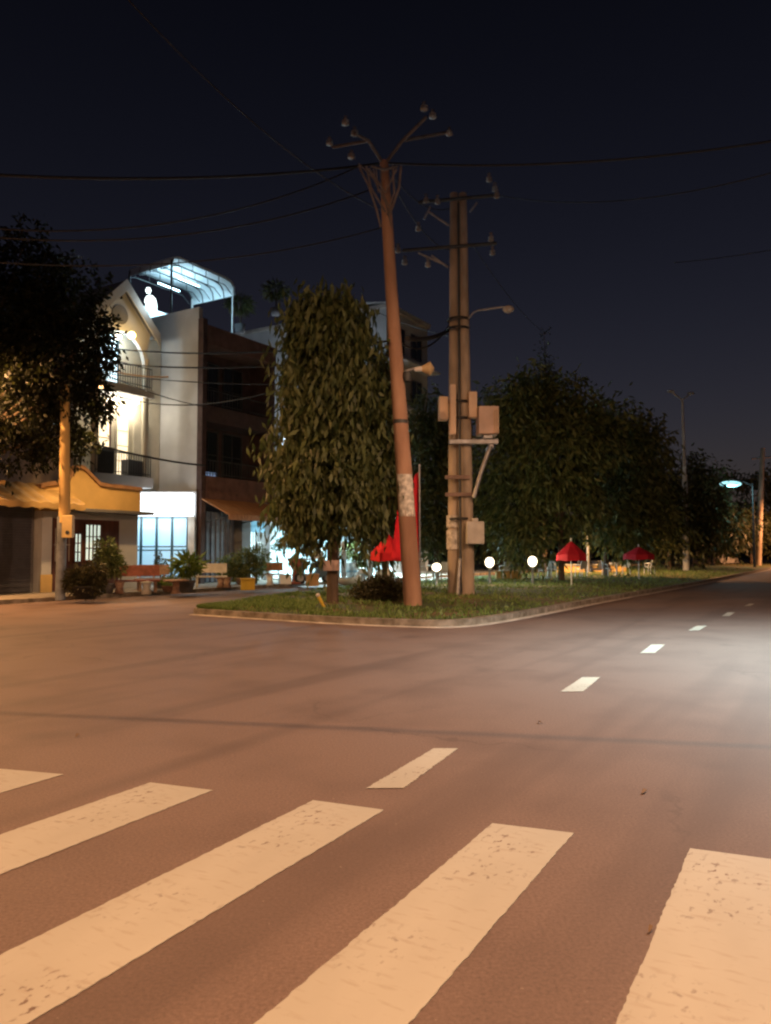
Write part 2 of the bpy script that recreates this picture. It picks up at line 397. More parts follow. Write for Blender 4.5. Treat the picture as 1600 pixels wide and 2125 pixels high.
# ------------------------------------------------------------------ painted markings
def marking(name, q, label, cat, group, jit=.0022):
    c_ = sum(q, Vector()) / 4; rows = []
    mb = MB(); n = 150; vs = []
    for i in range(n + 1):
        t = i / n; a = q[0].lerp(q[3], t); b_ = q[1].lerp(q[2], t)
        wv = (b_ - a).normalized()
        for p, s_ in ((a, -1), (b_, 1)):
            p = p + wv * (random.uniform(-jit, jit) * 1.6 + jit * .8 * math.sin(i * .23 + s_ * 2 + a.x * 7) * math.sin(i * .071 + a.y)); vs.append((p.x - c_.x, p.y - c_.y, 0))
    n2 = len(vs); vs += [(x, y, -.003) for x, y, z in vs]
    fs = [(2 * i, 2 * i + 1, 2 * i + 3, 2 * i + 2) for i in range(n)]
    fs += [(2 * i, 2 * i + 2, n2 + 2 * i + 2, n2 + 2 * i) for i in range(n)] + [(2 * i + 1, n2 + 2 * i + 1, n2 + 2 * i + 3, 2 * i + 3) for i in range(n)]
    mb.add(vs, fs)
    o = mb.build(name, paint, loc=(c_.x, c_.y, .005)); return tag(o, label, cat, group)
sd = Vector((math.sin(R(29.1)), math.cos(R(29.1)), 0))
def stripe(p0, p1, label, L=4.2):
    a = G(*p0); b_ = G(*p1)
    marking('crosswalk_stripe', [a - sd * L, b_ - sd * L, b_, a], label, 'crosswalk stripe', 'zebra crossing stripes')
stripe((-28, 1594), (131, 1608), 'short end of a white crosswalk stripe cut by the left edge, leftmost of the five')
stripe((312, 1625), (441, 1641), 'slender second crosswalk stripe from the left, left of the long central one')
stripe((650, 1662), (797, 1682), 'long worn crosswalk stripe in the middle, just below the nearest lane dash')
stripe((1022, 1710), (1190, 1730), 'broad crosswalk stripe running out at bottom centre, fourth from the left')
stripe((1432, 1762), (1640, 1790), 'widest pale crosswalk stripe at the bottom right corner')
stripe((1990, 1830), (2280, 1858), 'crosswalk stripe beyond the right edge of the photo')
dl = [((760, 838), 1637, (900, 950), 1554), ((1163, 1210), 1436, (1208, 1245), 1406), ((1328, 1359), 1356, (1352, 1379), 1338), ((1428, 1450), 1309, (1446, 1466), 1299), ((1498, 1514), 1279, (1510, 1525), 1271), ((1545, 1556), 1258, (1555, 1566), 1253)]
nm = ['nearest and longest white lane dash above the crosswalk', 'second white lane dash from the crosswalk', 'third white lane dash out in the junction', 'fourth small white lane dash along the centre line', 'fifth tiny white lane dash towards the far road', 'farthest faint white lane dash by the right edge']
for (b0, yb, t0, yt), l in zip(dl, nm):
    marking('lane_dash', [G(b0[0], yb), G(b0[1], yb - .5), G(t0[1], yt), G(t0[0], yt)], l, 'lane marking', 'centre line dashes', .004)

# ------------------------------------------------------------------ street lamps out of frame that light the junction, plus an added headlight stand-in
def street_lamp(loc, h, reach, rz, label, col, watts, group='street lamps', spot=None, headmat=None, size=.15, tilt=0, blend=.3):
    t = thing('street_lamp', label, 'street lamp', loc, rz, group)
    MB().cyl((0, 0, 0), (0, 0, h), .11, .06, 12).build('pole', M['steel'], t)
    MB().box(-.2, .2, -.2, .2, 0, .12).build('base_plate', M['steel'], t)
    MB().tube([(0, 0, h - .6), (.2, 0, h - .15), (reach * .5, 0, h + .15), (reach, 0, h + .2)], .04).build('arm', M['steel'], t)
    MB().box(reach - .05, reach + .65, -.14, .14, h + .12, h + .26).build('lamp_head', M['steel'], t)
    MB().box(reach + .1, reach + .6, -.11, .11, h + .085, h + .117).build('lamp_glass', headmat or emit('sodium_glass', (1, .5, .2), 12), t)
    light(t, (reach + .35, 0, h - .12), col, watts, 'SPOT', size, rot=(0, R(-tilt), 0), spot=spot or R(168), blend=blend)
    return t
street_lamp((-15.0, 20.2, 0), 7.6, 1.5, R(30), 'sodium street lamp outside the left edge of the photo', (1, .49, .18), 5200, tilt=6, blend=.35)
SLH = Vector((-3.6, -5.0, 0)) + Vector((math.cos(R(55)), math.sin(R(55)), 0)) * 2.15 + Vector((0, 0, 8.88))
street_lamp((-3.6, -5.0, 0), 9.0, 1.8, R(55), 'sodium street lamp behind the viewer', (1.0, .51, .23), 6000, tilt=17, blend=.25, size=.05)
street_lamp((9.2, 7.6, 0), 9.5, 1.6, R(165), 'whiter street lamp beyond the right edge near the crossing', (1.0, .56, .32), 5400, tilt=8, blend=.5)
street_lamp((11.0, 10.6, 0), 6.5, 2.6, R(184), 'cool white lamp added beyond the right edge in place of vehicle headlights', (.58, .94, 1.0), 8200, spot=R(132), headmat=emit('cool_glass', (.8, .95, 1), 12), tilt=-2, blend=.9)  # added lamp, stands in for a headlight pool on the road

# ------------------------------------------------------------------ houses
HR = ANG
def house(name, label, cat='house', group='houses along the side street'):
    return thing(name, label, cat, OB, HR, group)

# --- white house A with balconies and gable
A = house('balcony_house', 'narrow three storey cream house with lit balconies under a gable, behind the yellow house')
ax0, ax1, ay = -4.65, -0.02, 2.69
MB().box(ax0, ax1, ay, ay + 9, 0, 11.6).build('wall', M['cream'], A)
# gable roof (ridge runs inward)
gy = ay - 1.3; gx, gz = RW(262, 588, gy); ex_, ez_ = RW(331, 702, gy); bx1 = RW(320, 1000, gy)[0]
for sx in (-1, 1):
    e = gx + sx * (ex_ - gx)
    MB().slab([(gx, gy, gz), (e, gy, ez_), (e, ay + 9, ez_), (gx, ay + 9, gz)], (0, 0, .14)).build('roof', M['greyd'], A)
    MB().slab([(gx, gy - .06, gz + .18), (gx, gy - .06, gz - .35), (e, gy - .06, ez_ - .35), (e, gy - .06, ez_ + .18)], (0, .055, 0)).build('fascia', M['white'], A)
mb = MB(); N = 16; x0, x1 = ax0 + .15, bx1 - .12; cxm = gx; rx = x1 - cxm - .28
arc = [(cxm - rx * math.cos(math.pi * i / N), 9.75 + 1.3 * math.sin(math.pi * i / N)) for i in range(N + 1)]
top = [(cxm + (i / N * 2 - 1) * (rx + .28), ez_ + .1 + (1 - abs(i / N * 2 - 1)) * (gz - ez_ - .3)) for i in range(N + 1)]
for i in range(N):
    mb.slab([(arc[i][0], gy + .25, arc[i][1]), (arc[i + 1][0], gy + .25, arc[i + 1][1]), (top[i + 1][0], gy + .25, top[i + 1][1]), (top[i][0], gy + .25, top[i][1])], (0, .2, 0))
mb.build('gable_panel', M['white'], A)
MB().cyl((cxm - .1, gy + .3, gz - 1.35), (cxm - .1, gy + .22, gz - 1.35), .42, .42, 20).build('round_vent', M['greyd'], A)
for x in (x0 + .14, x1 - .14):
    for z0, z1 in ((4.83, 8.35), (8.72, 10.1)):
        MB().cyl((x, gy + .35, z0), (x, gy + .35, z1), .15, .15, 14).build('column', M['cream'], A)
for z0, z1 in ((4.35, 4.82), (8.36, 8.71)):
    MB().box(ax0 + .02, bx1, gy + .05, ay, z0, z1).build('balcony_slab', M['white'], A)
def railing(parent, x0, x1, y, z, h=.95, n=22, m=None):
    mb = MB(); mb.box(x0, x1, y - .025, y + .025, z + h - .04, z + h); mb.box(x0, x1, y - .02, y + .02, z + .1, z + .13)
    for i in range(n + 1):
        x = x0 + (x1 - x0) * i / n; mb.box(x - .012, x + .012, y - .012, y + .012, z, z + h)
    return mb.build('balcony_railing', m or M['dark'], parent)
railing(A, x0, x1, gy + .12, 4.83); railing(A, x0, x1, gy + .12, 8.72)
# first floor: lit doors and window, cool lit window above
warmglass = emit('warm_window', (1, .83, .55), 1.5); coolglass = emit('cool_window', (.72, .93, 1), 2.6)
def window(parent, x0, x1, z0, z1, y, glass, frame, nx=2, nz=2, fr=.06, name='window'):
    f = MB(); f.box(x0 - fr, x0, y - .07, y + .02, z0 - fr, z1 + fr); f.box(x1, x1 + fr, y - .07, y + .02, z0 - fr, z1 + fr)
    f.box(x0, x1, y - .07, y + .02, z1, z1 + fr); f.box(x0, x1, y - .07, y + .02, z0 - fr, z0)
    for i in range(1, nx): x = x0 + (x1 - x0) * i / nx; f.box(x - .022, x + .022, y - .06, y - .02, z0, z1)
    for i in range(1, nz): z = z0 + (z1 - z0) * i / nz; f.box(x0, x1, y - .055, y - .025, z - .02, z + .02)
    o = f.build(name, frame, parent)
    MB().box(x0, x1, y - .018, y - .006, z0, z1).build('pane', glass, o); return o
window(A, ax0 + 1.0, ax0 + 1.75, 4.9, 7.3, ay, warmglass, M['wood'], 1, 3, name='balcony_door')
window(A, ax0 + 2.15, ax0 + 2.75, 4.9, 7.6, ay, warmglass, M['cream'], 1, 4, name='balcony_door')
window(A, ax0 + .9, ax0 + 2.1, 8.8, 11.1, ay, coolglass, M['tealdoor'], 2, 1, name='balcony_door')
MB().box(ax0 + 3.05, ax0 + 3.9, ay - .08, ay - .002, 4.9, 7.4).build('door', M['cream'], A)
for x, z, c_, wt in ((-3.0, 8.2, (1, .86, .64), 85), (-1.9, 8.2, (1, .86, .64), 65), (-2.9, 10.9, (.75, .95, 1), 70)):
    MB().lathe((x, gy + .8, z), [(.0, -.06), (.12, -.05), (.14, .0), (.12, .1), (0, .1)]).build('ceiling_lamp', emit('warm_bulb' if wt > 41 else 'cool_bulb', c_, 14), A)
    light(A, (x, gy + .8, z - .2), c_, wt, 'POINT', .12)
MB().ball((-2.95, gy - .12, 10.85), .16).build('wall_lamp', emit('amber_bulb', (1, .62, .2), 18), A)
light(A, (-3.0, gy - .5, 10.7), (1, .6, .2), 45, 'POINT', .15)
MB().box(bx1 - 1.2, bx1 - .4, gy + .3, gy + .75, 4.85, 5.55).build('planter_box', M['greyd'], A)
MB().box(-4.2, -3.4, gy + .3, gy + .75, 4.85, 5.9).build('air_conditioner', M['dark'], A)

# --- house B: plain side wall, terracotta front
B = house('terracotta_house', 'tall house with blank pale side wall and dark terracotta front, left of the ashoka tree')
BW = 5.1
MB().box(0, .25, .28, 8.5, 0, 12.75).build('side_wall', M['white'], B)
MB().box(.252, BW, 1.3, 8.5, 0, 11.6).build('wall', M['terradark'], B)
MB().box(-.02, .27, -.02, .278, 0, 12.2).build('corner_pier', M['terradark'], B)
MB().box(BW - .45, BW, 0, 1.298, 3.9, 11.6).build('corner_pier', M['terradark'], B)
MB().box(.272, BW + .02, -.04, 1.6, 11.05, 11.95).build('parapet', M['terra'], B)
MB().box(.272, BW - .452, 0, 1.298, 7.5, 8.25).build('balcony_band', M['terradark'], B)
MB().box(.272, BW - .452, -.05, 1.298, 3.95, 5.0).build('balcony_parapet', M['terra'], B)
for z0, z1 in ((8.3, 10.6), (5.1, 7.3)):
    window(B, 1.0, 2.3, z0, z1, 1.298, M['glassd'], M['dark'], 2, 2)
    window(B, 2.7, 4.0, z0, z1, 1.298, M['glassd'], M['dark'], 2, 2)
MB().box(1.5, 2.2, 1.2, 1.226, 5.05, 5.35).build('lit_sign', emit('dim_blue', (.35, .5, .8), .35), B)
for z in (5.02, 8.27): railing(B, .3, BW - .5, .1, z, .75, 24)
mb = MB(); mb.slab([(.0, -.04, 3.9), (BW + .2, -.04, 3.9), (BW + .2, -1.7, 3.15), (.0, -1.7, 3.15)], (0, 0, .05))
mb.slab([(.0, -1.7, 3.15), (BW + .2, -1.7, 3.15), (BW + .2, -1.72, 2.95), (.0, -1.72, 2.95)], (0, .03, 0))
mb.build('awning', mat('tan_awning', (.40, .20, .09), .7, .3, 3, stretch=(4, .3, 1)), B)
for x in (.3, 2.6, 4.9): MB().cyl((x, -.03, 2.9), (x, -1.65, 3.12), .025).build('awning_bracket', M['dark'], B)
# ground floor: grey folding gate with patterned panels, then lit doorway
mb = MB()
for i in range(14): x = .35 + i * .16; mb.box(x, x + .13, .30 + (i % 2) * .04, .36 + (i % 2) * .04, .15, 3.4)
mb.build('folding_gate', mat('gate_grey', (.13, .135, .17), .5, .3, 3), B)
MB().box(2.62, 3.25, -.1, .5, 0, 3.9).build('pillar', M['greyd'], B)
MB().box(2.63, BW, .55, .75, 3.3, 3.94).build('lintel', M['terradark'], B)
mb = MB()
for i in range(7): x = 3.4 + i * .27; mb.box(x - .02, x + .02, .55, .6, .15, 3.2)
for z in (.2, 1.1, 2.0, 2.6, 3.15): mb.box(3.38, 5.06, .545, .605, z - .025, z + .025)
mb.build('grille_door', M['ceramic'], B)
MB().box(3.3, 5.05, 1.2, 1.26, .15, 3.2).build('lit_interior', emit('shop_white', (.68, .95, 1), 1.5), B)
MB().box(3.35, 4.3, -.08, -.02, 2.5, 3.1).build('shop_sign', emit('shop_sign_blue', (.12, .4, .6), .6), B)

# roof canopy on top of B: white sheet on steel trusses
CAN = thing('roof_canopy', 'white curved roof canopy on steel trusses glowing on top of the tall house', 'canopy', W(0, 0, 0), HR)
cx0, cx1, cy0, cy1 = .0, 4.3, 2.0, 5.1
def cz(x): return 15.7 - .62 * (x - cx0) / 1.0 * .50
prof = [(cx0, 15.1), (cx0 + .08, 15.45)] + [(cx0 + .4 + i * .45, 15.56) for i in range(8)] + [(cx1 - .3, 15.48), (cx1 - .08, 15.25), (cx1, 14.85)]
mb = MB(); vs = [(x, y, z) for y in (cy0, cy1) for x, z in prof]; n = len(prof)
vs2 = [(x, y, z - .03) for x, y, z in vs]
mb.add(vs + vs2, [(i, i + 1, n + i + 1, n + i) for i in range(n - 1)] + [(2 * n + i + 1, 2 * n + i, 3 * n + i, 3 * n + i + 1) for i in range(n - 1)] + [(i + 1, i, 2 * n + i, 2 * n + i + 1) for i in range(n - 1)] + [(n + i, n + i + 1, 3 * n + i + 1, 3 * n + i) for i in range(n - 1)], True)
mb.build('roof_sheet', mat('white_sheet', (.72, .78, .8), .6, .1, 2), CAN)
for k in range(5):
    y = cy0 + .04 + k * (cy1 - cy0 - .08) / 4; mb = MB()
    mb.tube([(x, y, z - .07) for x, z in prof], .03); mb.tube([(cx0, y, 15.0)] + [(x, y, z - .42) for i, (x, z) in enumerate(prof[2:10])] + [(cx1 - .25, y, 14.8)], .025)
    for i in range(2, 10, 2): mb.cyl((prof[i][0], y, prof[i][1] - .07), (prof[i][0], y, prof[i][1] - .42), .018)
    mb.build('truss', M['dark'], CAN)
for x, y, m_ in ((cx0 + .02, cy0 + .1, 'dark'), (cx1 - .1, cy0 + .1, 'ceramic'), (cx0 + .02, cy1 - .1, 'dark'), (cx1 - .1, cy1 - .1, 'ceramic')):
    MB().cyl((x, y, 11.6 if x > 1 else 12.76), (x, y, 15.3 if x < 1 else 15.1), .05, .05, 8).build('post', M[m_], CAN)
MB().box(.0, 4.2, cy1 + .05, cy1 + .2, 12.0, 13.9).build('back_panel', mat('white_sheet', (.7, .78, .8)), CAN)
for y in (2.9, 4.3):
    MB().cyl((1.2, y, 14.95), (2.6, y, 14.95), .03, .03, 8).build('lamp_tube', emit('tube_cyan', (.55, .9, 1), 14), CAN)
    light(CAN, (1.9, y, 14.2), (.50, .82, 1), 170, 'POINT', .3)
# flood lamp on the gable slope
fl = thing('flood_lamp', 'glaring white flood lamp mounted beside the gable slope below the roof canopy', 'flood lamp', W(RW(314, 632, .9)[0], .9, RW(314, 632, .9)[1]), HR)
MB().lathe((0, 0, 0), [(0, -.55), (.16, -.5), (.28, -.1), (.3, .25), (.2, .42), (.07, .5)]).build('lamp_glass', emit('flood_white', (.85, 1, 1), 3.5), fl).rotation_euler = (0, R(-22), 0)
MB().lathe((-.22, 0, .55), [(0, .0), (.1, .03), (.15, .17), (.1, .3), (0, .34)]).build('bulb', emit('flood_white', (.85, 1, 1), 3.5), fl)
MB().cyl((.05, .3, -.1), (-.05, .02, .3), .03).build('bracket', M['steel'], fl)
fl.scale = (.8, .8, .8)
light(fl, (0, -.3, .2), (.75, .95, 1), 5, 'POINT', .3)

# --- shopfront extension between A and B
SH = thing('glass_shopfront', 'ground floor shopfront with glowing white sign over pale blue folding glass doors', 'shopfront', P(252, 1210, 34.2).xy.to_3d(), 0)
sl = P(400, 1210, 34.2).x - P(252, 1210, 34.2).x
fz = .45
MB().box(0, .12, 0, .12, .1, 3.1).build('post', M['white'], SH)
MB().box(sl - .26, sl + .05, -.02, .14, .1, 3.1).build('pillar', M['concrete'], SH)
MB().box(-.1, sl + .05, -.25, .2, .11, fz).build('step', M['concrete'], SH)
MB().box(-.1, sl - .02, -.12, .1, 3.14, 4.15).build('sign_box', emit('white_sign', (.9, .98, 1), 3.2), SH)
light(SH, (sl / 2, -.6, 3.0), (.85, .97, 1), 60, 'AREA', (2.6, .3), rot=(R(25), 0, 0))
glass = emit('frosted_lit_glass', (.36, .62, .80), .78)
nd = 4; dw = (sl - .40) / nd
for i in range(nd):
    x = .13 + i * dw; f = MB()
    f.box(x + .005, x + .06, .03, .09, fz, 3.12); f.box(x + dw - .06, x + dw - .005, .03, .09, fz, 3.12)
    for z in (fz + .03, 1.62, 1.78, 3.06): f.box(x + .06, x + dw - .06, .035, .085, z - .025, z + .025)
    o = f.build('glass_door', M['tealdoor'], SH); MB().box(x + .06, x + dw - .06, .055, .065, fz, 3.1).build('pane', glass, o)
MB().box(-.1, sl + .04, .22, .4, .1, 4.25).build('wall', M['white'], SH)

# --- yellow house C
Cc = house('yellow_house', 'low yellow plastered house with curved gable and dark wood doors at the left', 'house')
cx_0, cx_1, cyf = -8.45, -4.05, -.6
def wallprof():
    return [(max(cx_0, x), z) for x, z in [RW(px, py, cyf) for px, py in ((66, 1012), (100, 1008), (138, 1003), (149, 985), (156, 975), (163, 972), (172, 975), (180, 982), (205, 1008), (225, 1012), (260, 1015), (292, 1019))]]
wp = wallprof()
mb = MB()
for i in range(len(wp) - 1):
    mb.slab([(wp[i][0], cyf, 3.0), (wp[i + 1][0], cyf, 3.0), (wp[i + 1][0], cyf, wp[i + 1][1]), (wp[i][0], cyf, wp[i][1])], (0, .25, 0))
mb.build('gable_wall', M['yellow'], Cc)
mb = MB()
for i in range(len(wp) - 1):
    mb.slab([(wp[i][0], cyf - .1, wp[i][1] + .002), (wp[i + 1][0], cyf - .1, wp[i + 1][1] + .002), (wp[i + 1][0], cyf - .1, wp[i + 1][1] + .14), (wp[i][0], cyf - .1, wp[i][1] + .14)], (0, .4, 0))
mb.build('coping', mat('coping_brown', (.34, .19, .10), .8), Cc)
MB().box(cx_0, cx_1, cyf + .01, cyf + .25, 0, 2.998).build('wall', M['white'], Cc)
MB().box(cx_0, cx_1, cyf + .252, 2.6, 0, 3.9).build('house_body', M['greyd'], Cc)
MB().box(cx_0 + .9, cx_1 + .15, cyf - .75, cyf - .005, 3.0, 3.12).build('awning', M['greyd'], Cc)
MB().box(cx_0 + .55, cx_0 + 3.45, cyf - .03, cyf + .008, .15, 2.75).build('door_panel', M['wood'], Cc)
window(Cc, cx_0 + 1.9, cx_0 + 2.55, 1.25, 2.55, cyf - .03, emit('green_white_window', (.80, .95, .80), .85), M['wood'], 4, 3)
window(Cc, cx_0 + 1.45, cx_0 + 1.7, 1.2, 2.2, cyf - .03, emit('green_white_window', (.80, .95, .80), .85), M['wood'], 2, 3)
mb = MB()
for i in range(5): x = cx_0 + .65 + i * .14; mb.box(x - .012, x + .012, cyf - .07, cyf - .04, 1.2, 2.4)
mb.box(cx_0 + .6, cx_0 + 1.25, cyf - .075, cyf - .035, 1.78, 1.82); mb.build('window_bars', M['concrete'], Cc)
MB().box(cx_0 + .02, cx_0 + .42, cyf - .16, cyf - .005, 0, 2.99).build('gate_pillar', M['white'], Cc)
MB().box(cx_0 + .0, cx_0 + .45, cyf - .19, cyf - .162, .12, .75).build('pillar_base', M['yellow'], Cc)

# --- F: dark shutter shop at far left
Fh = house('shuttered_shop', 'dark shuttered shop with a yellow lit corrugated eave at the left edge', 'shop')
MB().box(-17, -8.5, cyf + .2, 3, 0, 3.4).build('wall', M['greyd'], Fh)
mb = MB()
for i in range(34): z = .15 + i * .092; mb.box(-12.6, -8.62, cyf + .13 + (i % 2) * .02, cyf + .195, z, z + .088)
mb.build('roller_shutter', mat('shutter', (.06, .06, .08), .5, .2, 4), Fh)
mb = MB(); nw = 60; vs = []
for i in range(nw + 1):
    x = -17 + 9.6 * i / nw; dz = .03 * math.sin(i * 1.9)
    vs += [(x, cyf - 1.15, 3.22 + dz), (x, cyf + .5, 4.0 + dz), (x, cyf - 1.15, 3.02 + dz)]
mb.add(vs, [(3 * i, 3 * i + 3, 3 * i + 4, 3 * i + 1) for i in range(nw)] + [(3 * i + 2, 3 * i + 5, 3 * i + 3, 3 * i) for i in range(nw)])
mb.build('corrugated_eave', M['sheet'], Fh)
MB().box(-8.6, -7.1, cyf - .3, cyf - .02, 3.3, 3.38).build('eave_gutter', mat('coping_brown', (.34, .19, .10)), Fh)
MB().box(-10.2, -9.9, cyf + .06, cyf + .12, 1.9, 2.3).build('notice', M['box'], Fh)

# --- E: open shop row, strongly lit
E = house('lit_pottery_shop', 'low open shop glowing cyan white behind the big hanging-leaf tree', 'shop')
ex0, ex1 = BW + .05, 17.3
MB().box(ex0, ex1, 4.2, 4.4, .1, 3.6).build('back_wall', mat('shop_wall', (.6, .72, .75), .8), E)
MB().box(ex0, ex1, .1, 9, 3.6, 6.3).build('upper_wall', M['greyd'], E)
MB().box(ex0, ex0 + .2, .3, 4.18, .1, 3.59).build('side_wall', M['white'], E)
MB().box(ex1 - .2, ex1, .3, 4.18, .1, 3.59).build('side_wall', M['white'], E)
MB().box(ex0 + .21, ex1 - .21, -1.2, 4.19, .125, .2).build('floor', mat('shop_floor', (.6, .66, .66), .35), E)
MB().box(ex0 + .3, ex1 - .3, -2.6, .098, 3.62, 3.7).build('added_lamp_awning', M['greyd'], E)  # awning and its front tubes added to light the person and wares
for x in (6.6, 9.4, 12.4, 15.2):
    MB().cyl((x, -2.3, 3.5), (x + 1.2, -2.3, 3.5), .035, .035, 8).build('fluorescent_tube', emit('tube_white', (.7, .97, 1), 10), E)
    light(E, (x + .6, -2.4, 3.4), (.66, .95, 1), 800, 'AREA', (1.2, .3))
for x in (9.2, 13.1): MB().box(x, x + .25, .1, .35, .2, 3.59).build('pillar', M['ceramic'], E)
for x in (7, 9.6, 12, 14.6):
    MB().cyl((x, 1.2, 3.45), (x + 1.2, 1.2, 3.45), .035, .035, 8).build('fluorescent_tube', emit('tube_white', (.7, .97, 1), 10), E)
    light(E, (x + .6, 1.2, 3.3), (.58, .92, 1), 230, 'AREA', (1.2, .3))
MB().box(13, 13.4, 6, 6.3, 6.3, 9.2).build('added_lamp_mast', M['steel'], E); light(E, (13.2, 5.6, 9.2), (.75, .88, 1), 1100, 'POINT', .3)  # mast and cool light added behind the tree to brighten the grey house
for x in (6.2, 8.2, 11, 14): window(E, x, x + 1.2, 4.3, 5.7, .098, M['glassd'], M['ceramic'], 2, 1)

# --- D: tall grey house beyond
D = house('grey_house', 'tall plain grey house showing above and right of the hanging-leaf tree', 'house')
MB().box(17.5, 23.2, .9, 14.5, 0, 17.6).build('wall', M['grey'], D)
MB().box(17.35, 23.35, .75, 14.6, 17.6, 17.85).build('roof_edge', M['concrete'], D)
MB().slab([(17.3, .7, 17.85), (23.4, .7, 17.85), (23.4, 8, 18.9), (17.3, 8, 18.9)], (0, 0, .08)).build('roof', M['grey'], D)
for z in (5, 8.4, 11.8, 15):
    window(D, 18.4, 19.8, z, z + 1.6, .898, M['glassd'], M['greyd'], 2, 1); window(D, 20.8, 22.2, z, z + 1.6, .898, M['glassd'], M['greyd'], 2, 1)
    MB().box(17.6, 23.1, -.2, .898, z - .9, z - .75).build('balcony_slab', M['grey'], D)
# rooftop lit clutter between canopy and D
K = thing('rooftop_lights', 'small bluish string lights on the roof terrace right of the canopy', 'string lights', W(5.6, 3.5, 11.95), HR)
MB().box(-.5, 1.2, .2, .26, -5.6, .0).build('screen', M['greyd'], K)
mb = MB()
for i in range(16): mb.ball((random.uniform(-.4, .9), .0, random.uniform(.1, .95)), .035, 6)
mb.build('bulbs', emit('blue_bulbs', (.35, .55, 1), 3), K)
MB().tube([(-.5, 0, .3), (0, 0, .9), (.6, 0, .8), (1.1, 0, .1)], .015).build('cable', M['dark'], K)

# ------------------------------------------------------------------ trees
def crown_pts(lobes, n, shell=.55):
    w_ = np.array([l[1][0] * l[1][1] * l[1][2] for l in lobes]) ** .75; w_ /= w_.sum()
    idx = rng.choice(len(lobes), n, p=w_); d = rng.normal(size=(n, 3)); d /= np.linalg.norm(d, axis=1, keepdims=True)
    r = shell + (1 - shell) * rng.random(n) ** .7; r *= 1 + .08 * rng.normal(size=n)
    c = np.array([l[0] for l in lobes])[idx]; s_ = np.array([l[1] for l in lobes])[idx]
    return c + d * s_ * r[:, None], d
def tree(name, label, loc, trunk_h, trunk_r, lobes, n, leaf, L, Wd, droop=.5, cat='tree', group=None, clump=12, lean=(0, 0), shell=.5, spread=.55):
    t = thing(name, label, cat, loc, 0, group)
    mb = MB(); top = Vector((lean[0], lean[1], trunk_h))
    mb.tube([(0, 0, -.1), (lean[0] * .2, lean[1] * .2, trunk_h * .35), (lean[0] * .6, lean[1] * .5 + .03, trunk_h * .7), top], trunk_r, 10, trunk_r * .6)
    mb.build('trunk', M['bark'], t)
    mb = MB()
    for c_, s_ in lobes:
        c_ = Vector(c_); base = top * random.uniform(.75, 1.0)
        mb.tube([base, base.lerp(c_, .5) + Vector((random.uniform(-.2, .2), random.uniform(-.2, .2), .1)), c_], trunk_r * .42, 6, trunk_r * .1)
    mb.build('limbs', M['bark'], t)
    m = n // clump; pts, d = crown_pts(lobes, m, shell)
    pts = pts + d * rng.normal(0, L * .7, (m, 1)); off = rng.normal(0, L * spread, (m * clump, 3)); off[:, 2] -= np.abs(rng.normal(0, L * (.4 + droop), m * clump))
    off *= np.repeat(rng.uniform(.5, 1.5, m), clump)[:, None]
    pts = np.repeat(pts, clump, 0) + off; d = np.repeat(d, clump, 0)
    dr = d * (1 - droop) + rng.normal(0, .45, d.shape); dr[:, 2] -= droop * 1.4
    leaves_mesh('crown', pts, dr, L, Wd, LEAF[leaf], t); return t
def lobeset(cx, cy, cz, rx, rz, k=9, sub=.55):
    o = [((cx, cy, cz), (rx * .8, rx * .8, rz * .8))]
    for i in range(k):
        a = 2 * math.pi * i / k + random.uniform(-.3, .3); e = random.uniform(-.75, .8); q = math.cos(e) * random.uniform(.5, .75)
        o.append(((cx + rx * q * math.cos(a), cy + rx * q * math.sin(a), cz + rz * .75 * math.sin(e)), (rx * sub * random.uniform(.7, 1), rx * sub * random.uniform(.7, 1), rz * sub * random.uniform(.6, .9))))
    return o
# main ashoka tree with hanging leaves
b0 = G(690, 1256, .15)
lob = []
for px, py, rr, hz in ((690, 655, 55, 55), (640, 675, 55, 60), (735, 668, 46, 48), (640, 650, 55, 45), (690, 645, 60, 45), (620, 680, 45, 50), (712, 700, 48, 70), (640, 790, 75, 90), (728, 800, 68, 100), (690, 850, 90, 120), (620, 900, 62, 100), (760, 920, 66, 110), (690, 970, 100, 90), (620, 1000, 58, 70), (775, 1020, 46, 70), (700, 1012, 84, 36), (640, 1012, 50, 34), (765, 1020, 42, 30), (680, 620, 34, 34), (600, 940, 50, 60), (625, 1040, 66, 46)):
    p = P(696 + (px - 696) * .93, py, b0.y) - b0; k = b0.y / F * .9; lob.append(((p.x, random.uniform(-.5, .5), p.z), (rr * k, rr * k, hz * k)))
T1 = tree('ashoka_tree', 'big ashoka tree with drooping brownish leaves and a columnar crown left of the leaning pole', b0, 6.2, .16, lob, 23000, 'ashoka', .32, .10, .9, group='trees on the verge')
MB().box(-.24, .2, -.3, -.14, .9, 1.18).build('nailed_box', mat('pink_box', (.45, .33, .30)), T1)
b1 = P(800, 1200, 31); b1.z = .2
lob = []
for px, py, rr, hz in ((775, 735, 30, 40), (790, 790, 40, 60), (790, 870, 50, 90), (800, 980, 55, 90), (790, 1080, 50, 60)):
    p = P(px, py, 31) - b1; k = 31 / F; lob.append(((p.x, 0, p.z), (rr * k, rr * k, hz * k)))
tree('ashoka_tree', 'narrow dark ashoka tree just behind the leaning pole', b1, 7, .15, lob, 8000, 'dark', .32, .09, .9, group='trees on the verge')
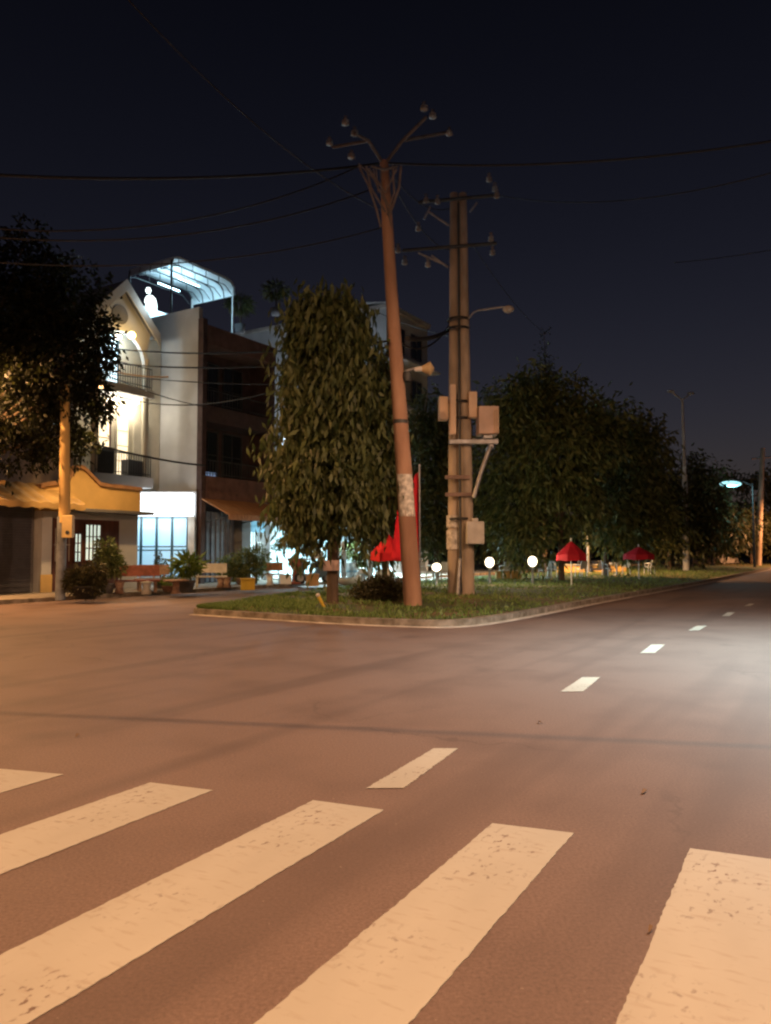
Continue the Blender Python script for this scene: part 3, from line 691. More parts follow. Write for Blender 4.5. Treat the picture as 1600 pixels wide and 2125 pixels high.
# trees to the right
def ptree(label, px, Y, lobs, n, leaf, L=.38, trunk=.16, th=3.0, droop=.5, group='trees beyond the poles', name='street_tree'):
    b_ = P(px, 1200, Y); b_.z = .2; k = Y / F; ll = []
    for x, y, rr, hz in lobs:
        p = P(x, y, Y) - b_; ll.append(((p.x, random.uniform(-1, 1) * rr * k * .5, p.z), (rr * k, rr * k, hz * k)))
    return tree(name, label, b_, th, trunk, ll, n, leaf, L, L * .32, droop, group=group)
ptree('dark bushy tree between the two concrete poles', 905, 38, [(880, 940, 50, 90), (915, 1030, 60, 90), (880, 1090, 55, 50), (930, 900, 40, 60), (895, 860, 40, 50)], 8000, 'dark', th=3)
ptree('broad leafy tree right behind the double pole', 1165, 36, [(1080, 850, 70, 70), (1150, 830, 70, 60), (1050, 930, 70, 90), (1130, 940, 100, 90), (1210, 900, 80, 80), (1070, 1040, 75, 80), (1170, 1040, 90, 60), (1090, 1110, 60, 40), (1100, 800, 50, 35), (1040, 830, 40, 40)], 17000, 'green', L=.40, th=3.2)
ptree('rounded dark tree with a low drooping branch right of the broad leafy one', 1258, 43, [(1240, 860, 60, 50), (1270, 930, 80, 80), (1320, 960, 70, 70), (1260, 1030, 80, 70), (1340, 1030, 60, 50), (1330, 900, 45, 40), (1290, 1100, 70, 35), (1360, 1080, 50, 30)], 14000, 'green', L=.42, th=3.4)
ptree('dark tree beside the slender double-arm lamp post', 1390, 56, [(1370, 1000, 50, 60), (1400, 1060, 50, 60), (1450, 1010, 45, 50), (1440, 970, 35, 35), (1455, 1080, 50, 50), (1400, 1110, 55, 35)], 8000, 'dark', L=.5, th=3.2)
ptree('farther dark tree left of the bright cyan lamp', 1480, 75, [(1480, 1020, 40, 50), (1460, 1060, 50, 50), (1510, 1080, 50, 40), (1500, 1110, 50, 30)], 5000, 'dark', L=.65, th=3.4)
ptree('flat-topped distant tree over the bright cyan lamp at the right edge', 1560, 85, [(1530, 992, 50, 12), (1590, 990, 60, 14), (1640, 1010, 60, 40), (1580, 1065, 70, 45), (1540, 1095, 60, 25), (1650, 1090, 60, 40)], 7000, 'dark', L=.6, th=4)
ptree('spiky dark conifer tip rising above the broad leafy tree', 1130, 52, [(1129, 690, 3, 40), (1130, 750, 7, 50), (1131, 830, 14, 70)], 900, 'dark', L=.3, th=10, droop=.1, name='conifer')
ptree('low dark tree behind the globe lamps', 1010, 62, [(960, 1080, 60, 60), (1020, 1110, 60, 50), (1000, 1020, 60, 70)], 6000, 'dark', L=.5, th=2.8)
# distant wood closing the horizon
pts = []; far = []
for i in range(42000):
    u = random.random(); a = Vector((-140, 150, 0)).lerp(Vector((190, 170, 0)), u)
    h = 5.5 + 2.0 * math.sin(u * 40) + 1.4 * math.sin(u * 97 + 1); pts.append((a.x + random.uniform(-1, 1), a.y + random.uniform(-5, 5), random.random() ** .9 * h))
pts = np.array(pts); tag(leaves_mesh('far_wood', pts, rng.normal(size=(len(pts), 3)), 1.3, .8, LEAF['dark']), 'dark distant line of trees closing the street', 'trees', kind='stuff')
# left street tree
LT = 24.0
bl = P(-75, 1250, LT); bl.z = .1; lob = []
for px, py, rr, hz in ((60, 560, 85, 60), (140, 620, 80, 80), (30, 650, 110, 110), (190, 700, 55, 70), (110, 740, 120, 110), (20, 820, 120, 110), (160, 820, 62, 80), (110, 900, 70, 55), (30, 930, 80, 40), (-80, 700, 140, 160), (205, 800, 34, 55), (70, 510, 50, 30), (222, 690, 25, 50)):
    p = P(px, py, LT) - bl; k = LT / F; lob.append(((p.x, random.uniform(-.6, .6), p.z), (rr * k, rr * k, hz * k)))
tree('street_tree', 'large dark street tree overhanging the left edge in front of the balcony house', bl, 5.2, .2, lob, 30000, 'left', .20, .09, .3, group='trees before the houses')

# rooftop plants
for (px, py, y, s_, l) in ((498, 628, 4.0, .7, 'dark potted palm on the roof beside the canopy post'), (572, 600, 6.0, .8, 'dark rooftop tree against the sky above the terrace')):
    x, z = RW(px, py, y); t = thing('rooftop_plant', l, 'plant', W(x, y, z - 1.6), 0)
    MB().tube([(0, 0, 0), (.05, 0, .8), (0, 0, 1.6)], .05, 6).build('stem', M['bark'], t)
    MB().lathe((0, 0, -.1), [(.0, 0), (.25, 0), (.32, .45), (.27, .45), (0, .4)]).build('pot', M['greyd'], t)
    pts, d = crown_pts([((0, 0, 1.5), (s_, s_, .45))], 500, .2); leaves_mesh('foliage', pts, d + [0, 0, -.3], .35, .08, LEAF['dark'], t)
mbk = thing('rooftop_wall', 'dim grey rooftop wall behind the terracotta house', 'wall', W(0, 0), HR)
MB().box(5.0, 9.5, 9.2, 9.5, 6.2, 11.4).build('wall', M['greyd'], mbk)

# hedge bush on the verge
hb = G(788, 1252, .15)
hbt = thing('round_bush', 'low rounded clipped bush at the foot of the leaning pole', 'bush', hb)
mb = MB()
for i in range(7): mb.tube([(random.uniform(-.3, .3), random.uniform(-.2, .2), -.05), (random.uniform(-.7, .7), random.uniform(-.3, .3), .5)], .02, 5)
mb.build('stems', M['bark'], hbt)
pts, d = crown_pts([((-.3, 0, .28), (.55, .5, .36)), ((.3, 0, .3), (.6, .5, .42)), ((0, .1, .38), (.6, .5, .38)), ((.65, .1, .25), (.4, .4, .35))], 9000, .3)
pts = pts[pts[:, 2] > -.05]; leaves_mesh('foliage', pts, rng.normal(size=(len(pts), 3)) + [0, 0, .5], .09, .04, LEAF['hedge'], hbt)

# ------------------------------------------------------------------ poles and cables
pb = G(858, 1262, .12)
def pl(px, py, dy=0): return P(px, py, pb.y + dy) - pb
P1 = thing('utility_pole', 'leaning round concrete pole with wire-laden V crossarms, left of the double pole', 'utility pole', pb, 0, 'utility poles')
k = pb.y / F
cen = [(858, 1268, 19), (850, 1150, 18.5), (840, 1000, 17), (826, 800, 15), (812, 600, 13), (802, 430, 11.5), (797, 335, 9)]
mb = MB(); n = 18; vs = []
for x, y, r in cen:
    c_ = pl(x, y)
    for i in range(n): t = 2 * math.pi * i / n; vs.append(c_ + Vector((math.cos(t), math.sin(t), 0)) * r * k)
mb.add(vs, [(j * n + i, j * n + (i + 1) % n, (j + 1) * n + (i + 1) % n, (j + 1) * n + i) for j in range(len(cen) - 1) for i in range(n)], True)
mb.add(vs[-n:], [tuple(range(n))]); mb.build('shaft', mat('rusty_lamplit_concrete', (0.46, 0.28, 0.19), .9, .4, 2, .5, col2=(.27, .15, .10), stretch=(1, 1, .3)), P1)  # rust stains, with the orange lamplight put into the concrete colour
def around(cx, cy, r, w2, y0, y1, x_at, a0=-2.6, a1=-.4):
    mb = MB(); vs = []; m = 10
    for py in (y0, y1):
        c_ = pl(x_at(py), py)
        for i in range(m): t = a0 + (a1 - a0) * i / (m - 1); vs.append(c_ + Vector((math.cos(t), math.sin(t), 0)) * (r * k + .006))
    return mb.add(vs, [(i, i + 1, m + i + 1, m + i) for i in range(m - 1)])
xa = lambda y: 840 + (y - 1000) * (10 / 150)
around(0, 0, 17.2, 0, 1072, 985, xa).build('poster', M['paper'], P1)
around(0, 0, 15.8, 0, 880, 872, lambda y: 831).build('band', M['dark'], P1)
# crossarms V
tip = pl(797, 335)
for (x, y, dy) in ((690, 292, .6), (735, 262, -.9), (885, 228, -.9), (925, 262, .7)):
    q = pl(x, y, dy); mid = pl(797 + (-32 if x < 800 else 38), 292, dy * .4)
    MB().tube([tip + Vector((0, 0, -.1)), mid, q + Vector((0, 0, -.18))], .045, 6).build('crossarm', mat('weathered_arm', (.13, .12, .12), .7, .3, 5), P1)
for (x, y, dy) in ((717, 250, -.9), (736, 272, -.8), (684, 292, .6), (729, 320, .3), (880, 220, -.9), (898, 236, -.8), (932, 272, .7)):
    q = pl(x, y, dy); MB().lathe(q, [(0, -.13), (.03, -.12), (.10, -.10), (.10, -.07), (.04, -.05), (.09, -.03), (.09, .0), (.035, .02), (.05, .10), (0, .12)], 10).build('insulator', mat('porcelain', (.24, .24, .25), .4, .3, 4), P1)
MB().tube([pl(770, 345, -.3), pl(797, 352, -.35), pl(825, 345, -.3)], .035).build('crossarm', mat('weathered_arm', (.13, .12, .12), .7, .3, 5), P1)
for i, pts_ in enumerate([[(745, 340), (775, 370), (800, 420), (812, 470)], [(760, 345), (770, 390), (800, 440)], [(832, 345), (828, 390), (812, 436), (804, 445)], [(780, 345), (785, 400), (775, 350)], [(815, 342), (818, 400), (806, 436)], [(765, 350), (800, 400), (822, 352)], [(790, 345), (792, 395), (808, 430)], [(745, 345), (765, 385), (783, 440), (790, 470)]]):
    mb = MB(); mb.tube([pl(x, y, -.25 - .05 * (j % 2)) for j, (x, y) in enumerate(pts_)], .02 + .008 * (i % 3)); mb.build('jumper_cable', mat('weathered_cable', (.22, .18, .16), .8, .3, 5), P1)
mb = MB(); mb.lathe(pl(845, 782, -.1), [(.1, -.12), (.12, 0), (.1, .12)], 10); mb.build('bracket', M['dark'], P1)
sp_ = thing('horn_loudspeaker', 'small pale horn-shaped fixture on the right side of the leaning pole', 'loudspeaker', pb + pl(842, 768))
MB().tube([(0, -.1, -.05), (.18, -.12, 0), (.38, -.15, -.02)], .04).build('arm', M['steel'], sp_)
MB().cyl((.22, -.15, -.02), (.42, -.15, 0), .06, .075).build('driver', M['whitep'], sp_)
MB().cyl((.40, -.15, 0), (.62, -.15, 0), .07, .19, 14).cyl((.62, -.15, 0), (.72, -.15, 0), .19, .03, 14).build('horn', mat('faded_yellow', (.6, .45, .25), .6), sp_)

# double pole
qb = G(958, 1234, .2)
def ql(px, py, dy=0): return P(px, py, qb.y + dy) - qb
kq = qb.y / F
P2 = thing('utility_pole', 'twin concrete poles joined side by side carrying boxes and a platform', 'utility pole', qb, 0, 'utility poles')
for xb, xt, dy in ((943, 942, .1), (971, 960, -.1)):
    a = ql(xb, 1240, dy); b_ = ql(xt, 402, dy); a.z = -.1
    MB().cyl(a, b_, 14.2 * kq, 8.5 * kq, 20).build('shaft', M['pole'], P2)
MB().cyl(ql(956, 1235, -.3), ql(951, 420, -.22), .05, .035, 6).build('cable_duct', M['dark'], P2)
MB().cyl(ql(950, 1240, -.45), ql(955, 1160, -.3), .07, .05, 6).build('ground_pipe', M['steel'], P2)
def qbox(name, x0, x1, y0, y1, dy0, dy1, m):
    a = ql(x0, y1, dy0); b_ = ql(x1, y0, dy0); return MB().box(a.x, b_.x, dy0, dy1, a.z, b_.z).build(name, m, P2)
pale = mat('pale_panel', (.78, .58, .42), .6, .15, 2)
qbox('panel_box', 911, 930, 822, 870, -.5, -.1, pale); qbox('panel_box', 934, 946, 797, 901, -.75, -.5, pale)
o = qbox('panel_box', 972, 990, 812, 866, -.5, -.2, pale)
qbox('transformer_box', 993, 1035, 842, 900, -.75, -.05, mat('beige_box', (.60, .44, .36), .6, .2, 2))
for i in range(4): qbox('cooling_fin', 1026 + i * 2.6, 1027.2 + i * 2.6, 848, 898, -.80, -.752, pale)
qbox('transformer_foot', 1003, 1022, 900, 910, -.6, -.2, M['steel'])
qbox('platform_beam', 932, 1034, 911, 921, -.55, -.40, M['steel']); qbox('platform_beam', 932, 1034, 909, 918, .25, .40, M['steel'])
qbox('platform_beam', 1016, 1024, 921, 930, -.5, .4, M['steel'])
for dy in (-.48, .3):
    MB().tube([ql(1018, 925, dy), ql(1000, 975, dy), ql(983, 1033, dy)], .07, 6).build('brace', M['steel'], P2)
for x0, x1, y in ((924, 975, 990), (924, 984, 1026)): qbox('clamp_band', x0, x1, y - 4, y + 4, -.42, -.34, mat('rusty_steel', (.25, .17, .14), .7, .3, 6))
for y in (665, 684, 836, 870, 920, 1077): MB().lathe(ql(951 + (y - 665) * .01, y), [(.36, -.04), (.375, 0), (.36, .04)], 24).build('strap', M['black'], P2)
a = ql(987, 1106, -.55); MB().box(a.x - .28, a.x + .26, -.62, -.3, a.z - .34, a.z + .36).build('meter_box', M['box'], P2)
MB().box(a.x - .1, a.x + .08, -.55, -.35, a.z + .362, a.z + .46).build('meter_box_cap', M['fern'] if 'fern' in M else M['box'], P2)
mb = MB(); c_ = ql(941, 1130, .1)
for (z0, z1) in ((1070, 1095), (1100, 1140)):
    p0 = ql(941, z1, .1); p1 = ql(941, z0, .1); vs = []
    for p in (p0, p1):
        for i in range(9): t = -2.7 + 2.1 * i / 8; vs.append(Vector((p.x + math.cos(t) * .252, .1 + math.sin(t) * .252, p.z)))
    mb.add(vs, [(i, i + 1, 10 + i, 9 + i) for i in range(8)])
mb.build('poster', M['paper'], P2)
# crossarms
for (x0, y0, x1, y1, dy) in ((868, 420, 1032, 405, -.3), (835, 520, 1030, 505, -.3)):
    MB().tube([ql(x0, y0, dy), ql(x1, y1, dy)], .06, 4).build('crossarm', M['dark'], P2)
for (x0, y0, x1, y1) in ((890, 440, 932, 468), (893, 428, 880, 455), (895, 530, 930, 555), (868, 525, 925, 550), (990, 420, 975, 440)):
    MB().tube([ql(x0, y0, -.35), ql(x1, y1, -.3)], .035, 5).build('strut', M['steel'], P2)
for (x, y) in ((884, 412), (908, 414), (1015, 368), (1027, 388), (1031, 402), (868, 470), (1019, 492), (1022, 520), (840, 540), (888, 545), (826, 515)):
    MB().lathe(ql(x, y, -.4), [(0, -.17), (.03, -.16), (.10, -.12), (.10, -.09), (.04, -.06), (.09, -.03), (.09, .0), (.035, .03), (.06, .13), (0, .16)], 10).build('insulator', mat('porcelain', (.5, .5, .5)), P2)
sl2 = thing('street_lamp', 'unlit lamp head on a short curved arm near the top of the double pole', 'street lamp', qb + ql(972, 662, -.3), 0, 'street lamps')
MB().tube([(0, 0, 0), (.15, 0, .2), (.3, 0, .27), (1.1, -.1, .36)], .035).build('arm', M['steel'], sl2)
MB().ball((1.25, -.12, .28), .15, 12, (1.25, .8, .8)).build('lamp_head', M['box'], sl2)

# cables
cm = mat('cable_black', (.016, .016, .018), .6, .2, 5)
def cable(a, b_, sag, r, label, group='overhead cables', n=24, m=None):
    a = Vector(a); b_ = Vector(b_); c_ = (a + b_) / 2; pts_ = []
    for i in range(n + 1):
        t = i / n; p = a.lerp(b_, t); p.z -= sag * 4 * t * (1 - t); pts_.append(p - c_)
    o = MB().tube(pts_, r, 6).build('overhead_cable', m or cm); o.location = c_; return tag(o, label, 'cable', group)
cable(P(-60, 360, 16), P(797, 338, 20.8), .25, .035, 'thick dark cable crossing the sky left of the leaning pole top')
cable(P(797, 338, 20.8), P(1700, 276, 19), .35, .03, 'long cable from the leaning pole top to the upper right edge')
cable(P(-60, 470, 17), P(745, 345, 20.9), .7, .02, 'thin cable fanning down left from the V crossarms')
cable(P(-60, 488, 17), P(765, 395, 20.9), .6, .02, 'lower thin cable fanning left under the V crossarms')
cable(P(230, -40, 14), P(798, 440, 20.9), .5, .014, 'faint cable falling steeply from the upper left sky')
cable(P(225, 722, 33.0), P(820, 706, 21), .3, .03, 'straight cable passing the upper balcony at railing height')
cable(P(195, 748, 33.0), P(822, 735, 21), .35, .03, 'second cable just beneath the balcony railing cable')
cable(P(220, 775, 33.0), P(825, 790, 21), .25, .02, 'thin cable crossing the pale side wall in the middle')
cable(P(245, 822, 33.0), P(800, 720, 21), .9, .022, 'slack cable rising from the balcony floor to the right')
cable(P(195, 765, 33.0), P(430, 845, 33.4), .2, .02, 'short cable falling to the right across the pale wall')
cable(P(140, 905, 27.0), P(425, 966, 33.0), .15, .045, 'thick cable bundle in front of the lower lit balcony')
cable(P(225, 768, 32.6), P(350, 782, 33.0), .1, .035, 'short tan rod crossing before the balcony', m=mat('tan_rod', (.6, .36, .2), .6))
cable(P(845, 702, 21), P(936, 682, 27), .15, .07, 'thick bundle between the leaning pole and the double pole')
cable(P(825, 708, 21), P(935, 670, 27), .5, .03, 'slack line between the two poles above the thick bundle')
cable(P(720, 610, 46), P(940, 700, 27), .3, .02, 'line falling from the grey house to the double pole')
cable(P(975, 500, 27), P(1130, 690, 52), .4, .015, 'faint line from the double pole crossarm toward the conifer')
_k = .5; _a = SLH.lerp(G(-400, 1462), _k); _b = SLH.lerp(G(2000, 1568), _k)
cable(_a + (_a - _b) * .6, _b + (_b - _a) * .6, .0, .022, 'overhead cable above the viewer casting a line across the road')
cable(P(1400, 545, 30), P(1720, 495, 26), .1, .014, 'faint line in the sky at the right edge')

# left pole before the yellow house
lp = G(127, 1243, .12)
L1 = thing('utility_pole', 'short yellow lit pole with grey lower sleeve before the yellow house', 'utility pole', lp, 0, 'utility poles')
def ll_(px, py): return P(px, py, lp.y) - lp
MB().cyl(ll_(134, 1085), ll_(135, 800), .17, .13, 14).build('upper_shaft', M['yellow'], L1)
hp = P(186, 800, 25.3) - lp
MB().tube([ll_(135, 808), (ll_(135, 808) + hp) / 2 + Vector((0, 0, .2)), hp], .04).build('lamp_arm', M['steel'], L1)
MB().box(hp.x - .1, hp.x + .5, hp.y - .15, hp.y + .15, hp.z - .02, hp.z + .12).build('lamp_head', M['dark'], L1)
MB().box(hp.x - .05, hp.x + .45, hp.y - .11, hp.y + .11, hp.z - .06, hp.z - .024).build('lamp_glass', emit('sodium_glass', (1, .5, .2), 12), L1)
light(L1, (hp.x + .2, hp.y, hp.z - .25), (1, .58, .23), 1500, 'SPOT', .12, rot=(R(14), R(-22), 0), spot=R(138), blend=.5)
MB().cyl(ll_(125, 1245), ll_(129, 1072), .15, .14, 14).build('lower_sleeve', mat('blue_grey_metal', (.22, .25, .29), .6, .3, 5), L1)
a = ll_(150, 1092); MB().box(a.x - .17, a.x + .15, -.4, -.2, a.z - .36, a.z + .32).build('meter_box', mat('yellow_box', (.62, .46, .2), .6, .2, 3), L1)
MB().cyl((a.x + .02, -.41, a.z - .2), (a.x + .02, -.402, a.z - .2), .06, .06, 12).build('round_mark', M['dark'], L1)

# far slender lamp post, far poles
fp = P(1424, 1190, 55); fp.z = .2
FL = thing('street_lamp', 'tall slender grey lamp post with two short arms, right of the tree mass', 'street lamp', fp, 0, 'street lamps')
def fl_(px, py): return P(px, py, fp.y) - fp
MB().cyl(fl_(1425, 1195), fl_(1421, 985), .24, .19, 12).build('lower_shaft', M['grey'], FL)
MB().cyl(fl_(1421, 985), fl_(1416, 828), .13, .08, 10).build('upper_shaft', M['grey'], FL)
for x, y in ((1392, 812), (1434, 816)):
    q = fl_(x, y); MB().tube([fl_(1416, 830), q], .06, 6).build('arm', M['grey'], FL)
    MB().ball(q, .16, 10, (1.8, 1, .6)).build('lamp_head', M['grey'], FL)
tp = P(1572, 1176, 78); tp.z = .1
UP = thing('utility_pole', 'orange lit leaning pole near the far end of the road at right', 'utility pole', tp, 0, 'utility poles')
def tp_(px, py): return P(px, py, tp.y) - tp
MB().cyl(tp_(1572, 1180), tp_(1583, 930), .36, .2, 12).build('shaft', M['pole'], UP)
MB().tube([tp_(1560, 952), tp_(1606, 948)], .08, 5).build('crossarm', M['steel'], UP)
# cyan lit lamp far right
yl = P(1512, 1008, 70)
CL = thing('street_lamp', 'glowing cyan white lamp under the flat-topped tree in the distance', 'street lamp', (yl.x + 2.2, yl.y, 0), 0, 'street lamps')
zz = yl.z
MB().cyl((0, 0, 0), (0, 0, zz + .2), .12, .07).build('pole', M['dark'], CL)
MB().tube([(0, 0, zz), (-1, 0, zz + .45), (-1.8, 0, zz + .4)], .06).build('arm', M['dark'], CL)
MB().ball((-2.1, -.2, zz + .15), .5, 12, (2.0, .8, .55)).build('lamp_glass', emit('cyan_glow', (.45, .95, 1), 1.3), CL)
light(CL, (-2.1, -.4, zz - .5), (.5, .95, 1), 380, 'POINT', .5)
# sodium lamp hidden in the right-hand tree, lights the far pavement
yl = P(1203, 1040, 47)
street_lamp((yl.x + 1.2, yl.y + 2.8, .1), yl.z - .1, 1.0, R(-114), 'orange street lamp glinting through the leaves of the broad tree', (1, .5, .18), 5000)
street_lamp((46, 74, 0), 8, 1.6, R(200), 'far orange street lamp beyond the right edge', (1, .42, .16), 14000)

# globe lamps
G0 = None
for px, py, rr, l in ((906, 1177, 10, 'smallest glowing globe lamp left of the double pole'), (1016, 1167, 12, 'largest glowing globe lamp right of the double pole'), (1105, 1165, 10.5, 'glowing globe lamp farthest right at the foot of the broad tree')):
    Yg = 31.5; p = P(px, py, Yg); base = Vector((p.x, p.y, .12))
    if G0 is None:
        G0 = thing('globe_lamp', l, 'globe lamp', base, 0, 'glowing globe lamps')
        MB().lathe((0, 0, 0), [(.16, 0), (.16, .06), (.06, .1), (.045, .62), (.1, .66), (.1, .7)]).build('post', M['dark'], G0)
        MB().ball((0, 0, .9), .185, 16).build('globe', emit('globe_glow', (1, .85, .6), 5), G0)
        lo = light(G0, (0, -.35, .95), (1, .8, .5), 75, 'POINT', .2); t = G0
    else:
        t = copy_tree(G0); t.location = base; tag(t, l)
    t.scale = (1, 1, (p.z - .12) / .9)
# low wall/bench glow between the lamps
lw = thing('low_wall', 'low yellow painted wall strip between the two right globe lamps', 'wall', P(1055, 1205, 38).xy.to_3d(), 0)
MB().box(-.6, .65, 0, .25, .1, .55).build('wall', M['yellow'], lw); MB().box(-.65, .7, -.04, .29, .55, .6).build('coping', M['yellow'], lw)

# ------------------------------------------------------------------ pavement furniture
def rw_ground(px, py, z=.12): return G(px, py, z)
def potted(name, label, px, py, pot_r, pot_h, potm, lobes, n, leaf, L, Wd, group='potted plants before the houses', droop=.3):
    t = thing(name, label, 'potted plant', rw_ground(px, py), 0, group)
    MB().lathe((0, 0, 0), [(0, 0), (pot_r * .7, 0), (pot_r, pot_h * .9), (pot_r * 1.1, pot_h), (pot_r * .85, pot_h), (0, pot_h * .9)], 18).build('pot', potm, t)
    mb = MB()
    for c_, s_ in lobes: mb.tube([(0, 0, pot_h * .8), (c_[0] * .4, c_[1] * .4, (pot_h + c_[2]) / 2), c_], .025, 5, .01)
    mb.build('stem', M['bark'], t)
    pts, d = crown_pts(lobes, n, .2); dd = d + rng.normal(0, .4, d.shape); dd[:, 2] -= droop
    leaves_mesh('foliage', pts, dd, L, Wd, LEAF[leaf], t); return t
potted('potted_plant', 'large dark bushy plant in a wide tub beside the yellow lit pole', 178, 1243, .42, .4, M['black'], [((-.3, 0, .6), (.38, .35, .38)), ((.25, 0, .75), (.38, .35, .4)), ((0, 0, .4), (.6, .45, .35))], 4000, 'hedge', .12, .05)
potted('potted_plant', 'tall leafy plant rising in front of the dark wood door', 222, 1232, .25, .35, M['greyd'], [((0, 0, 1.2), (.45, .4, .4)), ((-.1, 0, 1.6), (.35, .3, .3)), ((.2, 0, .9), (.4, .3, .3))], 1300, 'green', .2, .06)
potted('potted_plant', 'bright green arching plant in a grey pot left of the white bench', 385, 1229, .33, .42, M['greyd'], [((0, 0, .9), (.38, .35, .25)), ((.15, 0, 1.05), (.35, .3, .2))], 260, 'fern', .42, .1, droop=.1)
potted('potted_plant', 'small dark bonsai before the blue glass doors', 333, 1222, .2, .3, M['greyd'], [((0, 0, 1.0), (.28, .25, .15)), ((-.1, 0, 1.3), (.12, .12, .15)), ((.2, 0, .7), (.2, .2, .12))], 400, 'dark', .1, .05)
potted('potted_plant', 'wide dark bushes in a trough under the tan awning', 506, 1213, .4, .3, M['stone'], [((-.7, 0, .75), (.6, .5, .5)), ((.1, 0, 1.0), (.65, .5, .6)), ((.6, 0, 1.2), (.55, .4, .5)), ((.5, 0, .6), (.5, .4, .4)), ((-.3, 0, .5), (.6, .4, .4))], 5000, 'green', .14, .055)
potted('potted_plant', 'low grassy pot among the stone seats before the blue doors', 352, 1228, .3, .22, M['stone'], [((0, 0, .35), (.4, .3, .15))], 400, 'fern', .15, .04)
FUN = thing('funnel_planter', 'red funnel planter on a pedestal holding a spreading bonsai left of the person', 'planter', rw_ground(616, 1212), 0)
MB().lathe((0, 0, 0), [(0, 0), (.3, 0), (.3, .08), (.22, .12), (.2, .62), (.25, .68), (.45, 1.15), (.4, 1.15), (0, 1.05)], 16).build('pot', M['redstone'], FUN)
MB().tube([(0, 0, 1.0), (.1, 0, 1.4), (-.05, 0, 1.8)], .06, 6, .03).build('stem', M['bark'], FUN)
pts, d = crown_pts([((-.5, 0, 1.8), (.45, .4, .22)), ((.45, 0, 1.65), (.5, .4, .22)), ((0, 0, 2.1), (.6, .5, .35)), ((-.9, 0, 1.6), (.25, .2, .15))], 2200, .2)
leaves_mesh('foliage', pts, d + rng.normal(0, .4, d.shape), .14, .06, LEAF['green'], FUN)
# benches
def bench(label, px, py, L, m, rz, back=True, legs=M['dark'], cat='bench', h=.45, name='bench'):
    t = thing(name, label, cat, rw_ground(px, py), rz, 'benches on the pavement')
    MB().box(-L / 2, L / 2, -.2, .22, h - .06, h).build('seat', m, t)
    for x in (-L / 2 + .15, L / 2 - .15): MB().box(x - .05, x + .05, -.16, .18, 0, h - .062).build('leg', legs, t)
    if back:
        MB().slab([(-L / 2, .2, h + .12), (L / 2, .2, h + .12), (L / 2, .3, h + .5), (-L / 2, .3, h + .5)], (0, .05, 0)).build('backrest', m, t)
        for x in (-L / 2 + .2, L / 2 - .2): MB().tube([(x, .19, h - .03), (x, .31, h + .45)], .025).build('back_post', legs, t)
    return t
bench('white park bench before the grey folding gate', 436, 1218, 1.35, M['whitep'], R(14), legs=M['whitep'])
bench('orange wooden bench with backrest before the grille door', 556, 1211, 1.35, M['orangewood'], R(10))
bench('reddish stone bench at the left of the stone seat group', 285, 1230, 1.5, M['redstone'], R(20), legs=M['stone'])
bench('mottled grey stone bench under the blue glass doors', 318, 1226, 1.3, M['stone'], R(30), legs=M['stone'])
st = thing('stone_table', 'round stone table among the benches before the blue doors', 'table', rw_ground(365, 1232))
MB().lathe((0, 0, 0), [(.2, 0), (.12, .1), (.12, .38), (.3, .42)], 12).build('pedestal', M['stone'], st)
MB().lathe((0, 0, 0), [(0, .42), (.42, .42), (.45, .45), (.42, .48), (0, .48)], 18).build('tabletop', M['stone'], st)
s0 = None
for px, py, m_, l in ((248, 1232, 'stone', 'pale stone stool at the left end of the stone seats'), (304, 1233, 'ceramic', 'small white stool before the reddish bench'), (560, 1214, 'ceramic', 'white plastic stool before the orange bench'), (458, 1220, 'stone', 'left pinkish stone pot stool beside the white bench'), (472, 1220, 'stone', 'right pinkish stone pot stool beside the white bench')):
    t = thing('stool', l, 'stool', rw_ground(px, py), 0, 'stools on the pavement')
    MB().lathe((0, 0, 0), [(0, 0), (.17, 0), (.12, .2), (.16, .37), (0, .38)], 14).build('body', M[m_], t)
    MB().lathe((0, 0, .382), [(0, 0), (.19, 0), (.2, .03), (0, .05)], 14).build('seat', M[m_], t)
def crate(label, px, py, w_, h, m, rz=.2, name='crate'):
    t = thing(name, label, 'box', rw_ground(px, py), rz, 'boxes on the pavement')
    mb = MB()
    for a_ in ((-w_ / 2, w_ / 2, -w_ / 2, -w_ / 2 + .04), (-w_ / 2, w_ / 2, w_ / 2 - .04, w_ / 2), (-w_ / 2, -w_ / 2 + .04, -w_ / 2 + .041, w_ / 2 - .041), (w_ / 2 - .04, w_ / 2, -w_ / 2 + .041, w_ / 2 - .041)): mb.box(*a_, 0, h)
    mb.box(-w_ / 2 + .041, w_ / 2 - .041, -w_ / 2 + .041, w_ / 2 - .041, .01, .04); mb.build('body', m, t)
    MB().box(-w_ / 2 - .02, w_ / 2 + .02, -w_ / 2 - .02, w_ / 2 + .02, h + .002, h + .05).build('lid', m, t); return t
crate('bright yellow box on the pavement right of the white bench', 514, 1224, .52, .38, M['yellowp'])
crate('white box right of the orange bench', 592, 1212, .5, .38, M['ceramic'])
crate('tan orange box on a dark base right of the red funnel planter', 648, 1216, .5, .46, mat('tan_box', (.55, .33, .14), .7))
